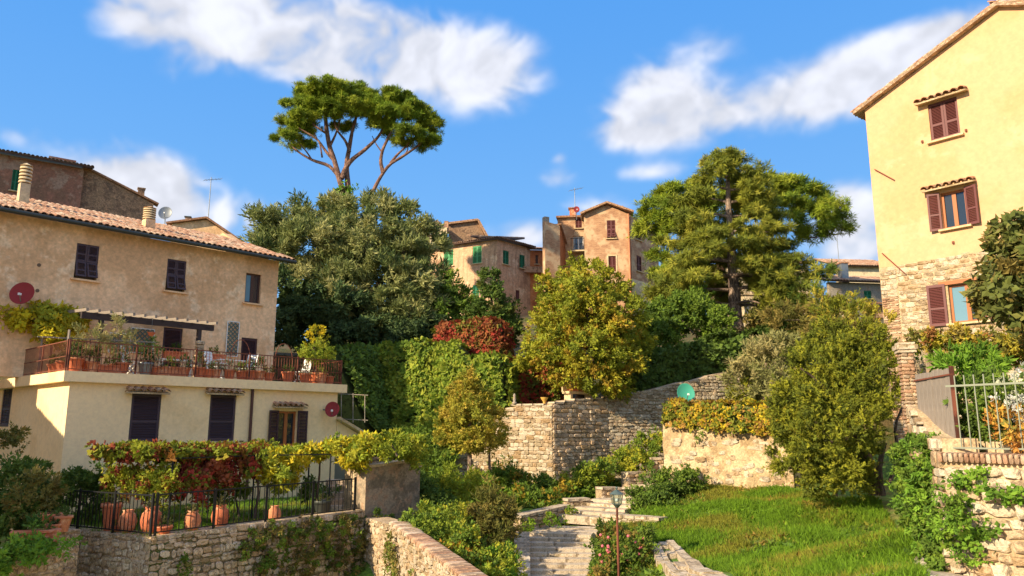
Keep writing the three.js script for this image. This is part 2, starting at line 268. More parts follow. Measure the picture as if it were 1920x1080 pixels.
// leaf clumps through the shells of overlapping lobes; o: geo, pal, size, dens (sprigs per m2 of lobe), up, clump, seed, flatten
function foliage(parent, name, blobs, o) {
  const R = rngOf((o.seed ?? 1) * 7919 + blobs.length), list = [], org = parent.getWorldPosition(V(0, 0, 0)), inv = parent.rotation.y;
  const sz = o.size ?? .3, cr = o.clump ?? .35, g = () => (R() + R() + R()) * 2 / 3 - 1;
  for (const b of blobs) {
    const [rx, ry, rz] = b.r, area = 4 * Math.PI * Math.pow(((rx * ry) ** 1.6 + (rx * rz) ** 1.6 + (ry * rz) ** 1.6) / 3, 1 / 1.6);
    const k = Math.max(5, Math.round(area / (cr * cr * 4.4))), n = Math.round(area * (o.dens ?? 40)), cl = [];
    const dark = b.pal || o.pal;
    for (let i = 0; i < k; i++) { const d = rdir(R); if (o.top && d.y < -.15) d.y = -d.y * .6; const s = .62 + .48 * R(); cl.push({ c: V(b.c.x + d.x * rx * s, b.c.y + d.y * ry * s, b.c.z + d.z * rz * s), d, col: dark[Math.floor(R() * dark.length)], r: cr * (.6 + .8 * R()) }); }
    for (let i = 0; i < n; i++) {
      const c = cl[Math.floor(R() * k)]; let p;
      if (R() < (o.fill ?? .12)) { const d = rdir(R), s = Math.cbrt(R()); p = V(b.c.x + d.x * rx * s, b.c.y + d.y * ry * s, b.c.z + d.z * rz * s); }
      else p = V(c.c.x + g() * c.r, c.c.y + g() * c.r * (o.flatten ?? .85), c.c.z + g() * c.r);
      let deep = false; for (const e of blobs) if (e !== b && ((p.x - e.c.x) / e.r[0]) ** 2 + ((p.y - e.c.y) / e.r[1]) ** 2 + ((p.z - e.c.z) / e.r[2]) ** 2 < .32) { deep = true; break; }
      if (deep && R() < .85) continue;
      const nrm = V((p.x - b.c.x) / rx, (p.y - b.c.y) / ry, (p.z - b.c.z) / rz).normalize().multiplyScalar(.8).addScaledVector(rdir(R), .7); nrm.y += o.up ?? .35; nrm.normalize();
      const base = R() < .75 ? c.col : dark[Math.floor(R() * dark.length)], j = .8 + .4 * R();
      p.sub(org); if (inv) p.applyAxisAngle(V(0, 1, 0), -inv);
      list.push({ p, n: nrm, s: sz * (.7 + .6 * R()), a: R() * 6.28, col: [base[0] * j, base[1] * j, base[2] * j] });
    }
  }
  putSprigs(parent, name, list, o.geo || G.broad, o.mat || M.leaf);
}
// leaves over a four-cornered face (ivy on a wall, the face of a hedge)
function leafSheet(parent, name, [tl, tr, br, bl], o) {
  const R = rngOf((o.seed ?? 1) * 5471 + 3), list = [], org = parent.position, nrm = tr.clone().sub(tl).cross(bl.clone().sub(tl)).normalize().negate(); if (o.flip) nrm.negate();
  const area = tr.clone().sub(tl).cross(bl.clone().sub(tl)).length() / 2 + tr.clone().sub(br).cross(bl.clone().sub(br)).length() / 2, n = Math.round(area * (o.dens ?? 90));
  for (let i = 0; i < n; i++) {
    const u = R(), v = R(), p = tl.clone().lerp(tr, u).lerp(bl.clone().lerp(br, u), v), f = o.freq ?? 1.6;
    const bump = fbm3(p.x * f + 5, p.y * f, p.z * f, 3);
    if (o.cover !== undefined && fbm3(p.x * f * .7 + 31 + (o.seed ?? 0), p.y * f * .7, p.z * f * .7, 4) > o.cover) continue;
    p.addScaledVector(nrm, (bump - .35) * (o.bulge ?? .35) + R() * .12 * (o.loose ?? 1));
    const d = nrm.clone().addScaledVector(rdir(R), o.wild ?? .75); d.y += o.up ?? .2; d.normalize();
    const kk = clamp(vnoise(p.x * 1.7, p.y * 1.7 + 9, p.z * 1.7) + (R() - .5) * .7, 0, .999), c = o.pal[Math.floor(kk * o.pal.length)], j = .8 + .4 * R();
    list.push({ p: p.sub(org), n: d, s: (o.size ?? .22) * (.7 + .6 * R()), a: R() * 6.28, col: [c[0] * j, c[1] * j, c[2] * j] });
  }
  putSprigs(parent, name, list, o.geo || G.ivy, o.mat || M.leaf);
}
function plant(name, label, cat, base, blobs, o, limbs = [], group) {   // a shrub or tree: limbs are [points, r0, r1, material]
  const t = thing(name, label, cat, base, 0, group); let s = 1;
  limbs.forEach(([pts, r0, r1, m, nm], i) => part(nm || (i ? 'branch' : 'trunk'), limbGeo(pts.map((p) => p.clone().sub(base)), r0, r1, i ? 6 : 9, .14, s++), m || M.bark, t));
  foliage(t, o.part || 'crown', blobs, o); return t;
}

// ---------------------------------------------------------------- frames: a vertical face with local x along it, y up, z out of it
function frame(o, ax, az) { const r = Math.atan2(-az, ax); return { o, r, x: V(Math.cos(r), 0, -Math.sin(r)), z: V(Math.sin(r), 0, Math.cos(r)) }; }
function frameTo(a, b) { return frame(a, b.x - a.x, b.z - a.z); }
function onFace(f, px, py, zo = 0) { const d = dirOf(px, py), e = V(0, EYE, 0), o = f.o.clone().addScaledVector(f.z, zo), t = o.clone().sub(e).dot(f.z) / d.dot(f.z), p = e.addScaledVector(d, t).sub(f.o); return { x: p.dot(f.x), y: p.y }; }
function toWorld(f, x, y, z = 0) { return f.o.clone().addScaledVector(f.x, x).addScaledVector(f.z, z).add(V(0, y, 0)); }
function rectOn(f, x0, y0, x1, y1, zo = 0) { const a = onFace(f, x0, (y0 + y1) / 2, zo), b = onFace(f, x1, (y0 + y1) / 2, zo), c = onFace(f, (x0 + x1) / 2, y0, zo), d = onFace(f, (x0 + x1) / 2, y1, zo); return { x: (a.x + b.x) / 2, y: (c.y + d.y) / 2, w: Math.abs(b.x - a.x), h: Math.abs(c.y - d.y) }; }
function shapeOf(pts) { const s = new THREE.Shape(); pts.forEach(([x, y], i) => i ? s.lineTo(x, y) : s.moveTo(x, y)); s.closePath(); return s; }
function wallGeo(pts, holes, thick) { const s = shapeOf(pts); for (const h of holes) { const p = new THREE.Path(); p.moveTo(h.x - h.w / 2, h.y - h.h / 2); p.lineTo(h.x + h.w / 2, h.y - h.h / 2); p.lineTo(h.x + h.w / 2, h.y + h.h / 2); p.lineTo(h.x - h.w / 2, h.y + h.h / 2); p.closePath(); s.holes.push(p); } const g = new THREE.ExtrudeGeometry(s, { depth: thick, bevelEnabled: false }); g.translate(0, 0, -thick); return g; }

// ---- stones laid in courses over a face
function stoneGeo(seed, rough = .09) {   // unit stone, front at z = 1
  const R = rngOf(seed), ring = (z, s) => { const o = []; for (const [x, y] of [[-.5, -.3], [-.3, -.5], [.3, -.5], [.5, -.3], [.5, .3], [.3, .5], [-.3, .5], [-.5, .3]]) o.push(V(x * s + (R() - .5) * rough, y * s + (R() - .5) * rough, z)); return o; };
  const b = ring(0, 1), m = ring(.7, 1), f = ring(1, .84), c = V(0, 0, 1.04), out = [], uv = [];
  const tri = (p, q, r) => { for (const v of [p, q, r]) { out.push(v.x, v.y, v.z); uv.push(v.x * .35 + seed * .13, v.y * .3 + v.z * .15 + seed * .29); } };
  for (let i = 0; i < 8; i++) { const j = (i + 1) % 8; tri(b[i], b[j], m[j]); tri(b[i], m[j], m[i]); tri(m[i], m[j], f[j]); tri(m[i], f[j], f[i]); tri(f[i], f[j], c); }
  const g = new THREE.BufferGeometry(); g.setAttribute('position', new THREE.Float32BufferAttribute(out, 3)); g.setAttribute('uv', new THREE.Float32BufferAttribute(uv, 2)); g.computeVertexNormals(); return g;
}
const STONES = [21, 22, 23, 24, 25, 26].map((s) => stoneGeo(s)), RUBBLE = [41, 42, 43, 44, 45, 46, 47].map((s) => stoneGeo(s, .26)), BRICKS = [31, 32].map((s) => stoneGeo(s, .03));
function layStones(parent, { x0, x1, y0, top, bottom, course = [.12, .2], width = [.18, .4], mats, proud = .035, joint = .012, parts = 300, seed = 1, skip, geos = STONES, name = 'stone', z = 0, jitter = 0, rank }) {
  const R = rngOf(seed * 131 + 7), all = []; let y = y0, maxTop = -1e9; for (let x = x0; x <= x1; x += .2) maxTop = Math.max(maxTop, top(x));
  let row = 0;
  while (y < maxTop - course[0] * .4) {
    const ch = lerp(course[0], course[1], R()); let x = x0 - (row++ % 2) * width[0] * .4;
    while (x < x1 - .02) {
      let w = lerp(width[0], width[1], R()); let a = Math.max(x, x0), b = Math.min(x + w, x1); if (x1 - b < width[0] * .5) b = x1; x = b; if (b - a < .05) continue;
      const cx = (a + b) / 2, t = top(cx), bt = bottom ? bottom(cx) : -1e9; let ya = Math.max(y, bt), yb = Math.min(y + ch, t); if (yb - ya < .045) continue;
      if (skip && skip(cx, (ya + yb) / 2, b - a, yb - ya)) continue;
      all.push({ x: cx, y: (ya + yb) / 2, w: b - a - joint * (.6 + R()), h: yb - ya - joint * (.6 + R()), d: proud * (.6 + .9 * R()), g: Math.floor(R() * geos.length), m: Math.floor(R() * mats.length), r: (R() - .5) * (.05 + jitter * 3) }); if (jitter) { const s = all.at(-1); s.y += (R() - .5) * jitter; s.h *= .8 + .35 * R(); s.w *= .85 + .22 * R(); s.d *= .6 + .9 * R(); }
    }
    y += ch;
  }
  const order = all.slice().sort((p, q) => (rank ? rank(q) - rank(p) : q.w * q.h - p.w * p.h)), solo = new Set(order.slice(0, parts));
  for (const s of solo) { const m = part(name, geos[s.g], mats[s.m], parent, V(s.x, s.y, z)); m.scale.set(s.w, s.h, s.d); m.rotation.z = s.r; }
  const rest = all.filter((s) => !solo.has(s)), mm = new THREE.Matrix4(), q = new THREE.Quaternion();
  mats.forEach((mt, k) => { const L = rest.filter((s) => s.m === k); if (!L.length) return; const im = new THREE.InstancedMesh(geos[k % geos.length], mt, L.length); im.name = 'small_' + name + 's'; im.userData.kind = 'stuff'; im.castShadow = im.receiveShadow = true; L.forEach((s, i) => { q.setFromAxisAngle(V(0, 0, 1), s.r); mm.compose(V(s.x, s.y, z), q, V(s.w, s.h, s.d)); im.setMatrixAt(i, mm); }); parent.add(im); });
}
function stoneWall(name, label, f, len, y0, top, o) {
  const t = thing(name, label, 'wall', f.o, f.r, o.group), th = o.thick ?? .5, pts = [[0, y0], [len, y0]], n = 24; for (let i = n; i >= 0; i--) pts.push([len * i / n, top(len * i / n)]);
  part('wall_core', wallGeo(pts, [], th), o.mortar || M.mortar, t);
  layStones(t, { x0: 0, x1: len, y0, top, ...o }); return t;
}

// ---------------------------------------------------------------- ground
function idw(pts, x, z, p = 2.6) { let s = 0, w = 0; for (const [a, b, h] of pts) { const d = Math.pow((a - x) ** 2 + (b - z) ** 2 + .3, p / 2), k = 1 / d; s += k * h; w += k; } return s / w; }
const low = [[1045, 1082, 20], [1045, 1003, 22.6], [1120, 958, 25], [1205, 908, 28], [1300, 902, 27], [1470, 908, 25.5], [1640, 932, 20], [1700, 1000, 14], [1725, 1075, 11.5], [1500, 1000, 18], [1400, 1080, 14.5], [1300, 1060, 16.5], [1600, 1060, 13.5], [1230, 1012, 19.5], [1250, 962, 23], [1390, 940, 23.5], [1560, 950, 20], [850, 1050, 19], [930, 1080, 18.5], [830, 965, 23], [870, 905, 27], [980, 915, 29], [1045, 915, 29.6], [1150, 890, 29], [770, 985, 21], [700, 900, 28], [760, 860, 31]].map((a) => { const p = P(...a); return [p.x, p.z, p.y]; });
low.push([0, -4, 1.6], [-8, -6, 1.4], [8, -7, 2.6], [4, -9, 2.2], [-6, -14, 1.3], [-12, -15, 1.5], [-20, -16, 2], [0, -14, 1.6], [12, -16, 4.4], [12, -24, 5.4], [9, -11, 3.8], [-10, -24, 3.2], [-30, -30, 4], [30, -30, 6], [0, 25, 1], [-60, 0, 1], [60, 0, 3], [1.2, -17, 1.55], [-25, -10, 1.5], [-4, -18, 1.5], [-3, -16, 1.4], [-8, -15.5, 1.4], [-5, -19.8, 1.6], [-2.7, -18.6, 1.6], [-3, -20.2, 1.7], [-1.6, -15, 1.5]);
const STAIRLINE = [[1046, 1140, 17.5], [1046, 1081, 19.8], [1040, 1009, 22.3], [1050, 990, 23.6], [1095, 968, 24.2], [1150, 940, 25.9], [1212, 902, 28.6]].map((a) => P(...a));
function stairDip(x, z) { let best = 9, by = 0; for (let i = 0; i < STAIRLINE.length - 1; i++) { const a = STAIRLINE[i], b = STAIRLINE[i + 1], dx = b.x - a.x, dz = b.z - a.z, t = clamp(((x - a.x) * dx + (z - a.z) * dz) / (dx * dx + dz * dz)), d = Math.hypot(x - a.x - dx * t, z - a.z - dz * t); if (d < best) { best = d; by = lerp(a.y, b.y, t); } } return [best, by]; }
const groundY = (x, z) => { if (z > -20.3 && z < 20 && x < lerp(-.75, -3.05, (z + 13.6) / -6.2) - .15 && x > -30) return 1.3 + (vnoise(x * .8, 1, z * .8) - .5) * .12; const g = idw(low, x, z) + (vnoise(x * .8, 1, z * .8) - .5) * .12; if (z > -14 || z < -31 || Math.abs(x - 2) > 5) return g; const [d, y] = stairDip(x, z); return lerp(Math.min(g, y - .3), g, sstep(1.05, 1.7, d)); };
function sheet(xs, zs, fn, m) {
  const pos = [], uv = [], idx = [], nx = xs.length; for (const z of zs) for (const x of xs) { pos.push(x, fn(x, z), z); uv.push(x, z); }
  for (let j = 0; j < zs.length - 1; j++) for (let i = 0; i < nx - 1; i++) { const a = j * nx + i, b = a + nx; idx.push(a, b, a + 1, b, b + 1, a + 1); }
  const g = new THREE.BufferGeometry(); g.setAttribute('position', new THREE.Float32BufferAttribute(pos, 3)); g.setAttribute('uv', new THREE.Float32BufferAttribute(uv, 2)); g.setIndex(idx); g.computeVertexNormals(); return new THREE.Mesh(g, m);
}
const span = (a, b, n) => Array.from({ length: n + 1 }, (_, i) => a + (b - a) * i / n);
structure(sheet([-900, -300, -100, ...span(-50, 50, 250), 100, 300, 900], [400, 100, ...span(30, -36, 220), -60, -200, -900].sort((a, b) => a - b), (x, z) => Math.hypot(x, z) > 95 ? -6 : groundY(x, z), M.turf), 'ground', 'grassy sloping ground at the foot of the hill');

// street below the garden wall, in front of and behind the viewpoint
structure(sheet(span(-17, 8, 50), span(-13.2, 24, 70), (x, z) => groundY(x, z) + .03, M.paving), 'street', 'pale paved street below the garden wall');
// upper hill behind the retaining walls
const HY = (px, py, d) => { const p = P(px, py, d); return [p.x, p.z, p.y]; };
const high = [[-1, -33, EYE + .75], [1.2, -32, EYE + .8], [3.5, -33.5, EYE + 1.2], [6.6, -34.6, EYE + 1.8], [10.5, -35.8, EYE + 2.7], [13, -37, EYE + 3], [-7, -38, EYE + 3.5], [-2, -39, EYE + 3.6], [-12, -45, EYE + 4.5], [-2, -62, EYE + 9.2], [4, -62, EYE + 9.2], [12, -58, EYE + 8.4], HY(1380, 618, 42), HY(1600, 600, 50), [20, -34, EYE + 1.2], [16, -28, EYE + .6], [30, -40, EYE + 3], [-20, -50, EYE + 6], [-40, -60, EYE + 7], [-8, -52, EYE + 7], [30, -70, EYE + 8], [0, -90, EYE + 9]];
const FRONT = [[-60, -37.5], [-8, -37.3], [-1.6, -34.8], [-1.4, -32.2], [1.6, -31.0], [3.7, -32.5], [6.7, -33.4], [12, -35.1], [13.5, -34.5], [14.5, -31], [60, -31]];
function frontZ(x) { for (let i = 0; i < FRONT.length - 1; i++) if (x <= FRONT[i + 1][0]) return lerp(FRONT[i][1], FRONT[i + 1][1], clamp((x - FRONT[i][0]) / (FRONT[i + 1][0] - FRONT[i][0]))); return -31; }
const hillY = (x, z) => idw(high, x, z) + (vnoise(x * .6, 4, z * .6) - .5) * .15;
{
  const xs = span(-60, 60, 200), pos = [], uv = [], idx = [], n = 56;
  for (let j = -1; j <= n; j++) for (const x of xs) { const t = Math.max(0, j) / n, z = lerp(frontZ(x), -110, t * t * .6 + t * .4), y = j < 0 ? EYE - 4 : hillY(x, z); pos.push(x, y, z + (j < 0 ? .05 : 0)); uv.push(x, z + (j < 0 ? 6 : 0)); }
  const nx = xs.length; for (let j = 0; j <= n; j++) for (let i = 0; i < nx - 1; i++) { const a = j * nx + i, b = a + nx; idx.push(a, a + 1, b, b, a + 1, b + 1); }
  const g = new THREE.BufferGeometry(); g.setAttribute('position', new THREE.Float32BufferAttribute(pos, 3)); g.setAttribute('uv', new THREE.Float32BufferAttribute(uv, 2)); g.setIndex(idx); g.computeVertexNormals();
  structure(new THREE.Mesh(g, M.soil), 'hillside', 'earth hillside below the old town');
}

// ---- garden terrace in front of the cream annex
const GY = EYE - 2.32;
const gA = V(-11.2, 0, -18.9), gB = V(-7.75, 0, -17.0), gC = V(-4.0, 0, -21.3), gD = V(-3.05, 0, -19.8), gE = V(-0.75, 0, -13.6);
{
  const s = shapeOf([[gA.x, -gA.z], [gB.x, -gB.z], [gC.x, -gC.z], [-4, 21.6], [-3.2, 26], [-5.5, 30.5], [-13.6, 22.2]].map(([x, y]) => [x, y])); const g = new THREE.ExtrudeGeometry(s, { depth: 2.6, bevelEnabled: false }); g.rotateX(-Math.PI / 2);
  structure(new THREE.Mesh(g, M.turf), 'garden_terrace', 'raised garden terrace with grass behind the stone wall').position.y = GY - 2.62;
}
const rngG = rngOf(4242);
const gw = { mats: M.stoneGrey, course: [.07, .18], width: [.09, .30], proud: .035, joint: .018, jitter: .05, geos: RUBBLE, mortar: M.mortar, thick: .6 };
{
  const f1 = frameTo(gA.clone().setY(0), gB), L1 = gB.distanceTo(gA), f2 = frameTo(gB.clone().setY(0), gC), L2 = gC.distanceTo(gB);
  stoneWall('garden_wall', 'rough stone retaining wall below the iron fence with the terracotta jars', f1, L1, 1.2, () => GY + .02, { ...gw, seed: 1, mats: M.stoneWarm, parts: 220, rank: (s) => s.y + s.w });
  stoneWall('garden_wall', 'mossy stone retaining wall overgrown with weeds below the garden lawn', f2, L2, 1.2, (x) => GY + .03 + x * .022, { ...gw, seed: 2, parts: 260, rank: (s) => s.y + s.w });
  const f3 = frameTo(gD.clone().setY(0), gE), L3 = gE.distanceTo(gD), tp = (x) => GY - .02 - x * .036;
  const w = stoneWall('ramp_wall', 'sunlit stone wall with a brick coping running down beside the stairway', f3, L3, .8, tp, { ...gw, seed: 3, mats: M.stonePale, parts: 260, mortar: M.mortarLight, thick: .38, rank: (s) => s.y * 2 + s.x });
  const R = rngOf(9); for (let x = .12; x < L3 - .1; x += .245) { const m = part('coping_brick', BRICKS[Math.floor(R() * 2)], M.brick[Math.floor(R() * 4)], w, V(x, tp(x) - .02, -.19), [-Math.PI / 2, 0, 0]); m.scale.set(.235, .46, .085 + R() * .012); }
  // short return between the two walls
  stoneWall('corner_wall', 'narrow shaded stone corner between the garden wall and the ramp wall', frameTo(gC.clone().setY(0).add(V(0.02, 0, -.05)), gD), gD.distanceTo(gC) - .05, 1.2, () => GY - .05, { ...gw, seed: 4, parts: 80, mats: M.stoneGrey });
}

// ---- bastion
const bC = V(1.58, 0, -30), bDirR = V(.83, 0, -.56).normalize();
const bL = V(1.58 - 5.3, 0, -30 - 2.9);
{
  const tR = (x) => EYE + (x < 2.8 ? .9 + x * .12 : x < 7.4 ? 1.24 + (x - 2.8) * .17 : 2.02 + (x - 7.4) * .165) + (vnoise(x * 2, 3, 1) - .5) * .12;
  stoneWall('bastion_wall', 'shaded coursed stone face of the bastion corner', frame(bC, bDirR.x, bDirR.z), 2.83, EYE - 2.8, tR, { mats: M.stoneGrey, course: [.11, .19], width: [.16, .42], proud: .05, seed: 5, parts: 280, mortar: M.mortar, thick: .7, jitter: .03 });
  const f2 = frame(toWorld(frame(bC, bDirR.x, bDirR.z), 2.83, 0, 0), .955, -.297); stoneWall('bastion_wall', 'long brownish stone wall rising from the bastion towards the dark hedge', f2, 8.6, EYE - 2.8, (x) => EYE + 1.26 + (x < 3.2 ? x * .19 : .61 + (x - 3.2) * .215) + (vnoise(x * 2, 3, 4) - .5) * .12, { mats: M.stoneWarm, course: [.09, .18], width: [.13, .38], proud: .05, seed: 55, parts: 290, mortar: M.mortar, thick: .7, jitter: .045, geos: RUBBLE, rank: (s) => s.w * s.h * 3 - s.x * .02 });
  const LL = bC.distanceTo(bL), tL = (x) => EYE + (x < LL - 1.7 ? lerp(-.75, .86, sstep(0, 1, x / (LL - 1.7))) : .9);
  stoneWall('bastion_wall', 'sunlit pale stone face of the bastion behind the slim ochre tree', frameTo(bL, bC), LL, EYE - 2.8, tL, { mats: M.stonePale, course: [.11, .19], width: [.16, .42], proud: .04, seed: 6, parts: 260, mortar: M.mortarLight, thick: .7 });
  const cp = thing('coping', 'thin pale stone coping slabs along the bastion top corner', 'coping', V(0, 0, 0)); const R = rngOf(15);
  const fR = frame(bC, bDirR.x, bDirR.z), fL = frameTo(bL, bC);
  for (let x = .25; x < 2.6; x += .5) part('coping_slab', boxGeo(.47, .07, .62), M.step[Math.floor(R() * 3)], cp, toWorld(fR, x + .05, tR(x) + .07, -.26), [0, fR.r + (R() - .5) * .03, 0]);
  for (let x = LL - 1.6; x < LL - .3; x += .5) part('coping_slab', boxGeo(.47, .07, .62), M.step[Math.floor(R() * 3)], cp, toWorld(fL, x, EYE + .9 + .04, -.26), [0, fL.r, 0]);
}

// ---- wall with the golden hedge
const hA = P(1246, 880, 27.3).setY(0), hB = P(1490, 900, 24.8).setY(0);
const hedgeWallTop = (x) => EYE + lerp(.32, -.18, x / hA.distanceTo(hB)) + (vnoise(x * 1.5, 7, 2) - .5) * .14;
{
  const f = frameTo(hA, hB), L = hA.distanceTo(hB), t = thing('rubble_wall', 'pale limewashed rubble wall carrying the golden hedge above the grass', 'wall', f.o, f.r);
  const n = 70, m = 26, pos = [], uv = [], idx = [];   // uneven face
  for (let j = 0; j <= m; j++) for (let i = 0; i <= n; i++) { const x = L * i / n, y = lerp(EYE - 2.6, hedgeWallTop(x), j / m), b = (fbm3(x * 2.2, y * 2.2, 1, 4) - .5) * .22 + (j === m ? -.12 : 0); pos.push(x, y, b - (y - EYE + 2.6) * .05 + .12); uv.push(x, y); }
  for (let j = 0; j < m; j++) for (let i = 0; i < n; i++) { const a = j * (n + 1) + i, b = a + n + 1; idx.push(a, a + 1, b, b, a + 1, b + 1); }
  const g = new THREE.BufferGeometry(); g.setAttribute('position', new THREE.Float32BufferAttribute(pos, 3)); g.setAttribute('uv', new THREE.Float32BufferAttribute(uv, 2)); g.setIndex(idx); g.computeVertexNormals(); part('wall_face', g, M.limewash, t);
  const pts = [[.0, EYE - 2.6], [L, EYE - 2.6]]; for (let i = 24; i >= 0; i--) pts.push([L * i / 24, hedgeWallTop(L * i / 24) - .06]); part('wall_core', wallGeo(pts, [], .6), M.limewash, t, V(0, 0, -.14));
  const R = rngOf(77); for (let i = 0; i < 70; i++) { const x = .2 + R() * (L - .4), y = lerp(EYE - 1.9, hedgeWallTop(x) - .15, R()), s = part('stone', STONES[i % 6], M.stonePale[i % 5], t, V(x, y, -(y - EYE + 2.6) * .05 + .06 + (fbm3(x * 2.2, y * 2.2, 1, 4) - .5) * .22)); s.scale.set(.14 + R() * .26, .10 + R() * .12, .085); s.rotation.z = (R() - .5) * .3; }
  part('wall_return', boxGeo(.5, 3, 1.6), M.limewash, t, V(.2, EYE - 1.25, -.95));
}

// ---- stairway
const stair = new THREE.Group(); structure(stair, 'stone_stairway', 'worn stone stairway climbing the slope in three flights');
{
  const R = rngOf(31);
  function flight(a, b, w0, w1, n, below = 0) {   // a, b: centre line points at the tread fronts
    const d = b.clone().sub(a), run = Math.hypot(d.x, d.z) / n, rise = d.y / n, h = V(d.x, 0, d.z).normalize(), r = Math.atan2(-(-h.x), -h.z) , side = V(-h.z, 0, h.x);
    for (let i = -below; i <= n; i++) {
      const w = lerp(w0, w1, clamp(i / n)), c = a.clone().addScaledVector(h, run * i); c.y = a.y + rise * i; let x = -w / 2;
      while (x < w / 2 - .05) { let bw = .6 + R() * .7; if (w / 2 - x - bw < .25) bw = w / 2 - x; const m = part('step_stone', boxGeo(bw - .012, rise + .16, run + .1), M.step[Math.floor(R() * 3)], stair, c.clone().addScaledVector(side, x + bw / 2).addScaledVector(h, run / 2 + (R() - .5) * .03).add(V(0, -(rise + .16) / 2 + (R() - .5) * .012, 0)), [0, Math.atan2(-h.x, -h.z), (R() - .5) * .008]); x += bw; }
    }
  }
  const s0 = P(1046, 1081, 19.8), s1 = P(1040, 1009, 22.3); flight(s0, s1, 2.1, 2.1, 7, 6);
  const s2 = P(1050, 990, 23.6); flight(s1.clone().add(V(0, .09, -.3)), s2, 2.15, 2.5, 2);
  const s3 = P(1095, 968, 24.2), s4 = P(1150, 938, 25.9); flight(s3, s4, 2.0, 1.7, 4);
  const s5 = P(1150, 944, 25.8), s6 = P(1212, 902, 28.6); flight(s5, s6, 1.5, 1.0, 6, 1);
}
function lowWall(name, label, a, b, h, o) { const f = frameTo(a.clone().setY(0), b), L = Math.hypot(b.x - a.x, b.z - a.z); const w = stoneWall(name, label, f, L, Math.min(a.y, b.y) - .6, (x) => lerp(a.y, b.y, x / L) + (vnoise(x * 3, 5, a.x) - .5) * .08, { thick: .35, course: [.1, .17], width: [.18, .4], proud: .05, geos: RUBBLE, jitter: .03, ...o });
  const R = rngOf(Math.round(a.x * 50)); for (let x = .2; x < L; x += .42) { const s = part('cap_stone', boxGeo(.40, .08, .42), M.step[Math.floor(R() * 3)], w, V(x, lerp(a.y, b.y, x / L) + .04, -.16), [0, (R() - .5) * .06, (b.y - a.y) / L]); } return w; }
lowWall('low_wall', 'low stone kerb wall left of the stairway landing', P(975, 972, 22.9), P(1062, 952, 25.2), 1, { seed: 11, mats: M.stoneGrey, parts: 60 });
lowWall('low_wall', 'low stone parapet at the bend of the stairway', P(1064, 940, 25.6), P(1112, 938, 26.0), 1, { seed: 12, mats: M.stoneGrey, parts: 40 });
lowWall('low_wall', 'stone parapet block at the foot of the narrow upper steps', P(1128, 918, 26.8), P(1172, 918, 27.3), 1, { seed: 13, mats: M.stoneGrey, parts: 40 });
lowWall('low_wall', 'short stone pier beside the top of the narrow steps', P(1176, 890, 28.2), P(1208, 888, 28.6), 1, { seed: 14, mats: M.stoneGrey, parts: 30 });
lowWall('low_wall', 'stone pier against the end of the limewashed wall', P(1220, 862, 28.6), P(1244, 862, 28.6), 1, { seed: 17, mats: M.stonePale, parts: 30 });
lowWall('low_wall', 'pale kerb wall curving off to the grass beside the stairway', P(1126, 968, 23.2), P(1232, 976, 21.8), 1, { seed: 15, mats: M.stonePale, parts: 60, mortar: M.mortarLight });
lowWall('low_wall', 'stone edging wall along the left side of the lowest steps', P(968, 1002, 22.3), P(966, 1085, 19.4), 1, { seed: 16, mats: M.stonePale, parts: 60, mortar: M.mortarLight });
// paved path in the grass
const PATHS = [];
{
  const path = new THREE.Group(); structure(path, 'footpath', 'narrow paved footpath with grass growing in its middle'); const R = rngOf(63);
  const L0 = [[1222, 1030, 18.2], [1232, 1055, 17.0], [1262, 1085, 15.8], [1310, 1120, 14.8]], R0 = [[1262, 1022, 18.4], [1288, 1045, 17.3], [1335, 1082, 15.9], [1400, 1120, 14.9]];
  const onGround = ([px, py]) => { for (let d = 9; d < 30; d += .05) { const p = P(px, py, d); if (p.y < groundY(p.x, p.z)) return p; } return P(px, py, 16); };
  const cl = new THREE.CatmullRomCurve3(L0.map(onGround)), cr = new THREE.CatmullRomCurve3(R0.map(onGround)); PATHS.push(cl, cr);
  for (let i = 0; i < 12; i++) for (let k = 0; k < 3; k++) {
    if (k === 1 && i % 3) continue;
    const q = [[i, k], [i + 1, k], [i + 1, k + 1], [i, k + 1]].map(([a, b]) => { const p = cl.getPoint(clamp(a / 12)).lerp(cr.getPoint(clamp(a / 12)), b / 3); p.y = groundY(p.x, p.z); return p; }), c = q.reduce((s, p) => s.add(p), V(0, 0, 0)).multiplyScalar(.25);
    const w = q[0].distanceTo(q[3]) * .97, l = q[0].distanceTo(q[1]) * .97, d = q[1].clone().sub(q[0]); part('paving_stone', boxGeo(w, .16, l), M.step[Math.floor(R() * 3)], path, c.add(V(0, .03 + R() * .015, 0)), [Math.atan2(d.y, Math.hypot(d.x, d.z)) * (d.z > 0 ? -1 : 1), Math.atan2(d.x, d.z), 0]);
  }
  for (let i = 0; i < 12; i++) { const a = cl.getPoint(i / 12), b = cl.getPoint((i + 1) / 12); a.y = groundY(a.x, a.z) + .05; b.y = groundY(b.x, b.z) + .05; part('edging_stone', barGeo(a, a.clone().lerp(b, .95), .14, .26), M.step[i % 3], path); }
}

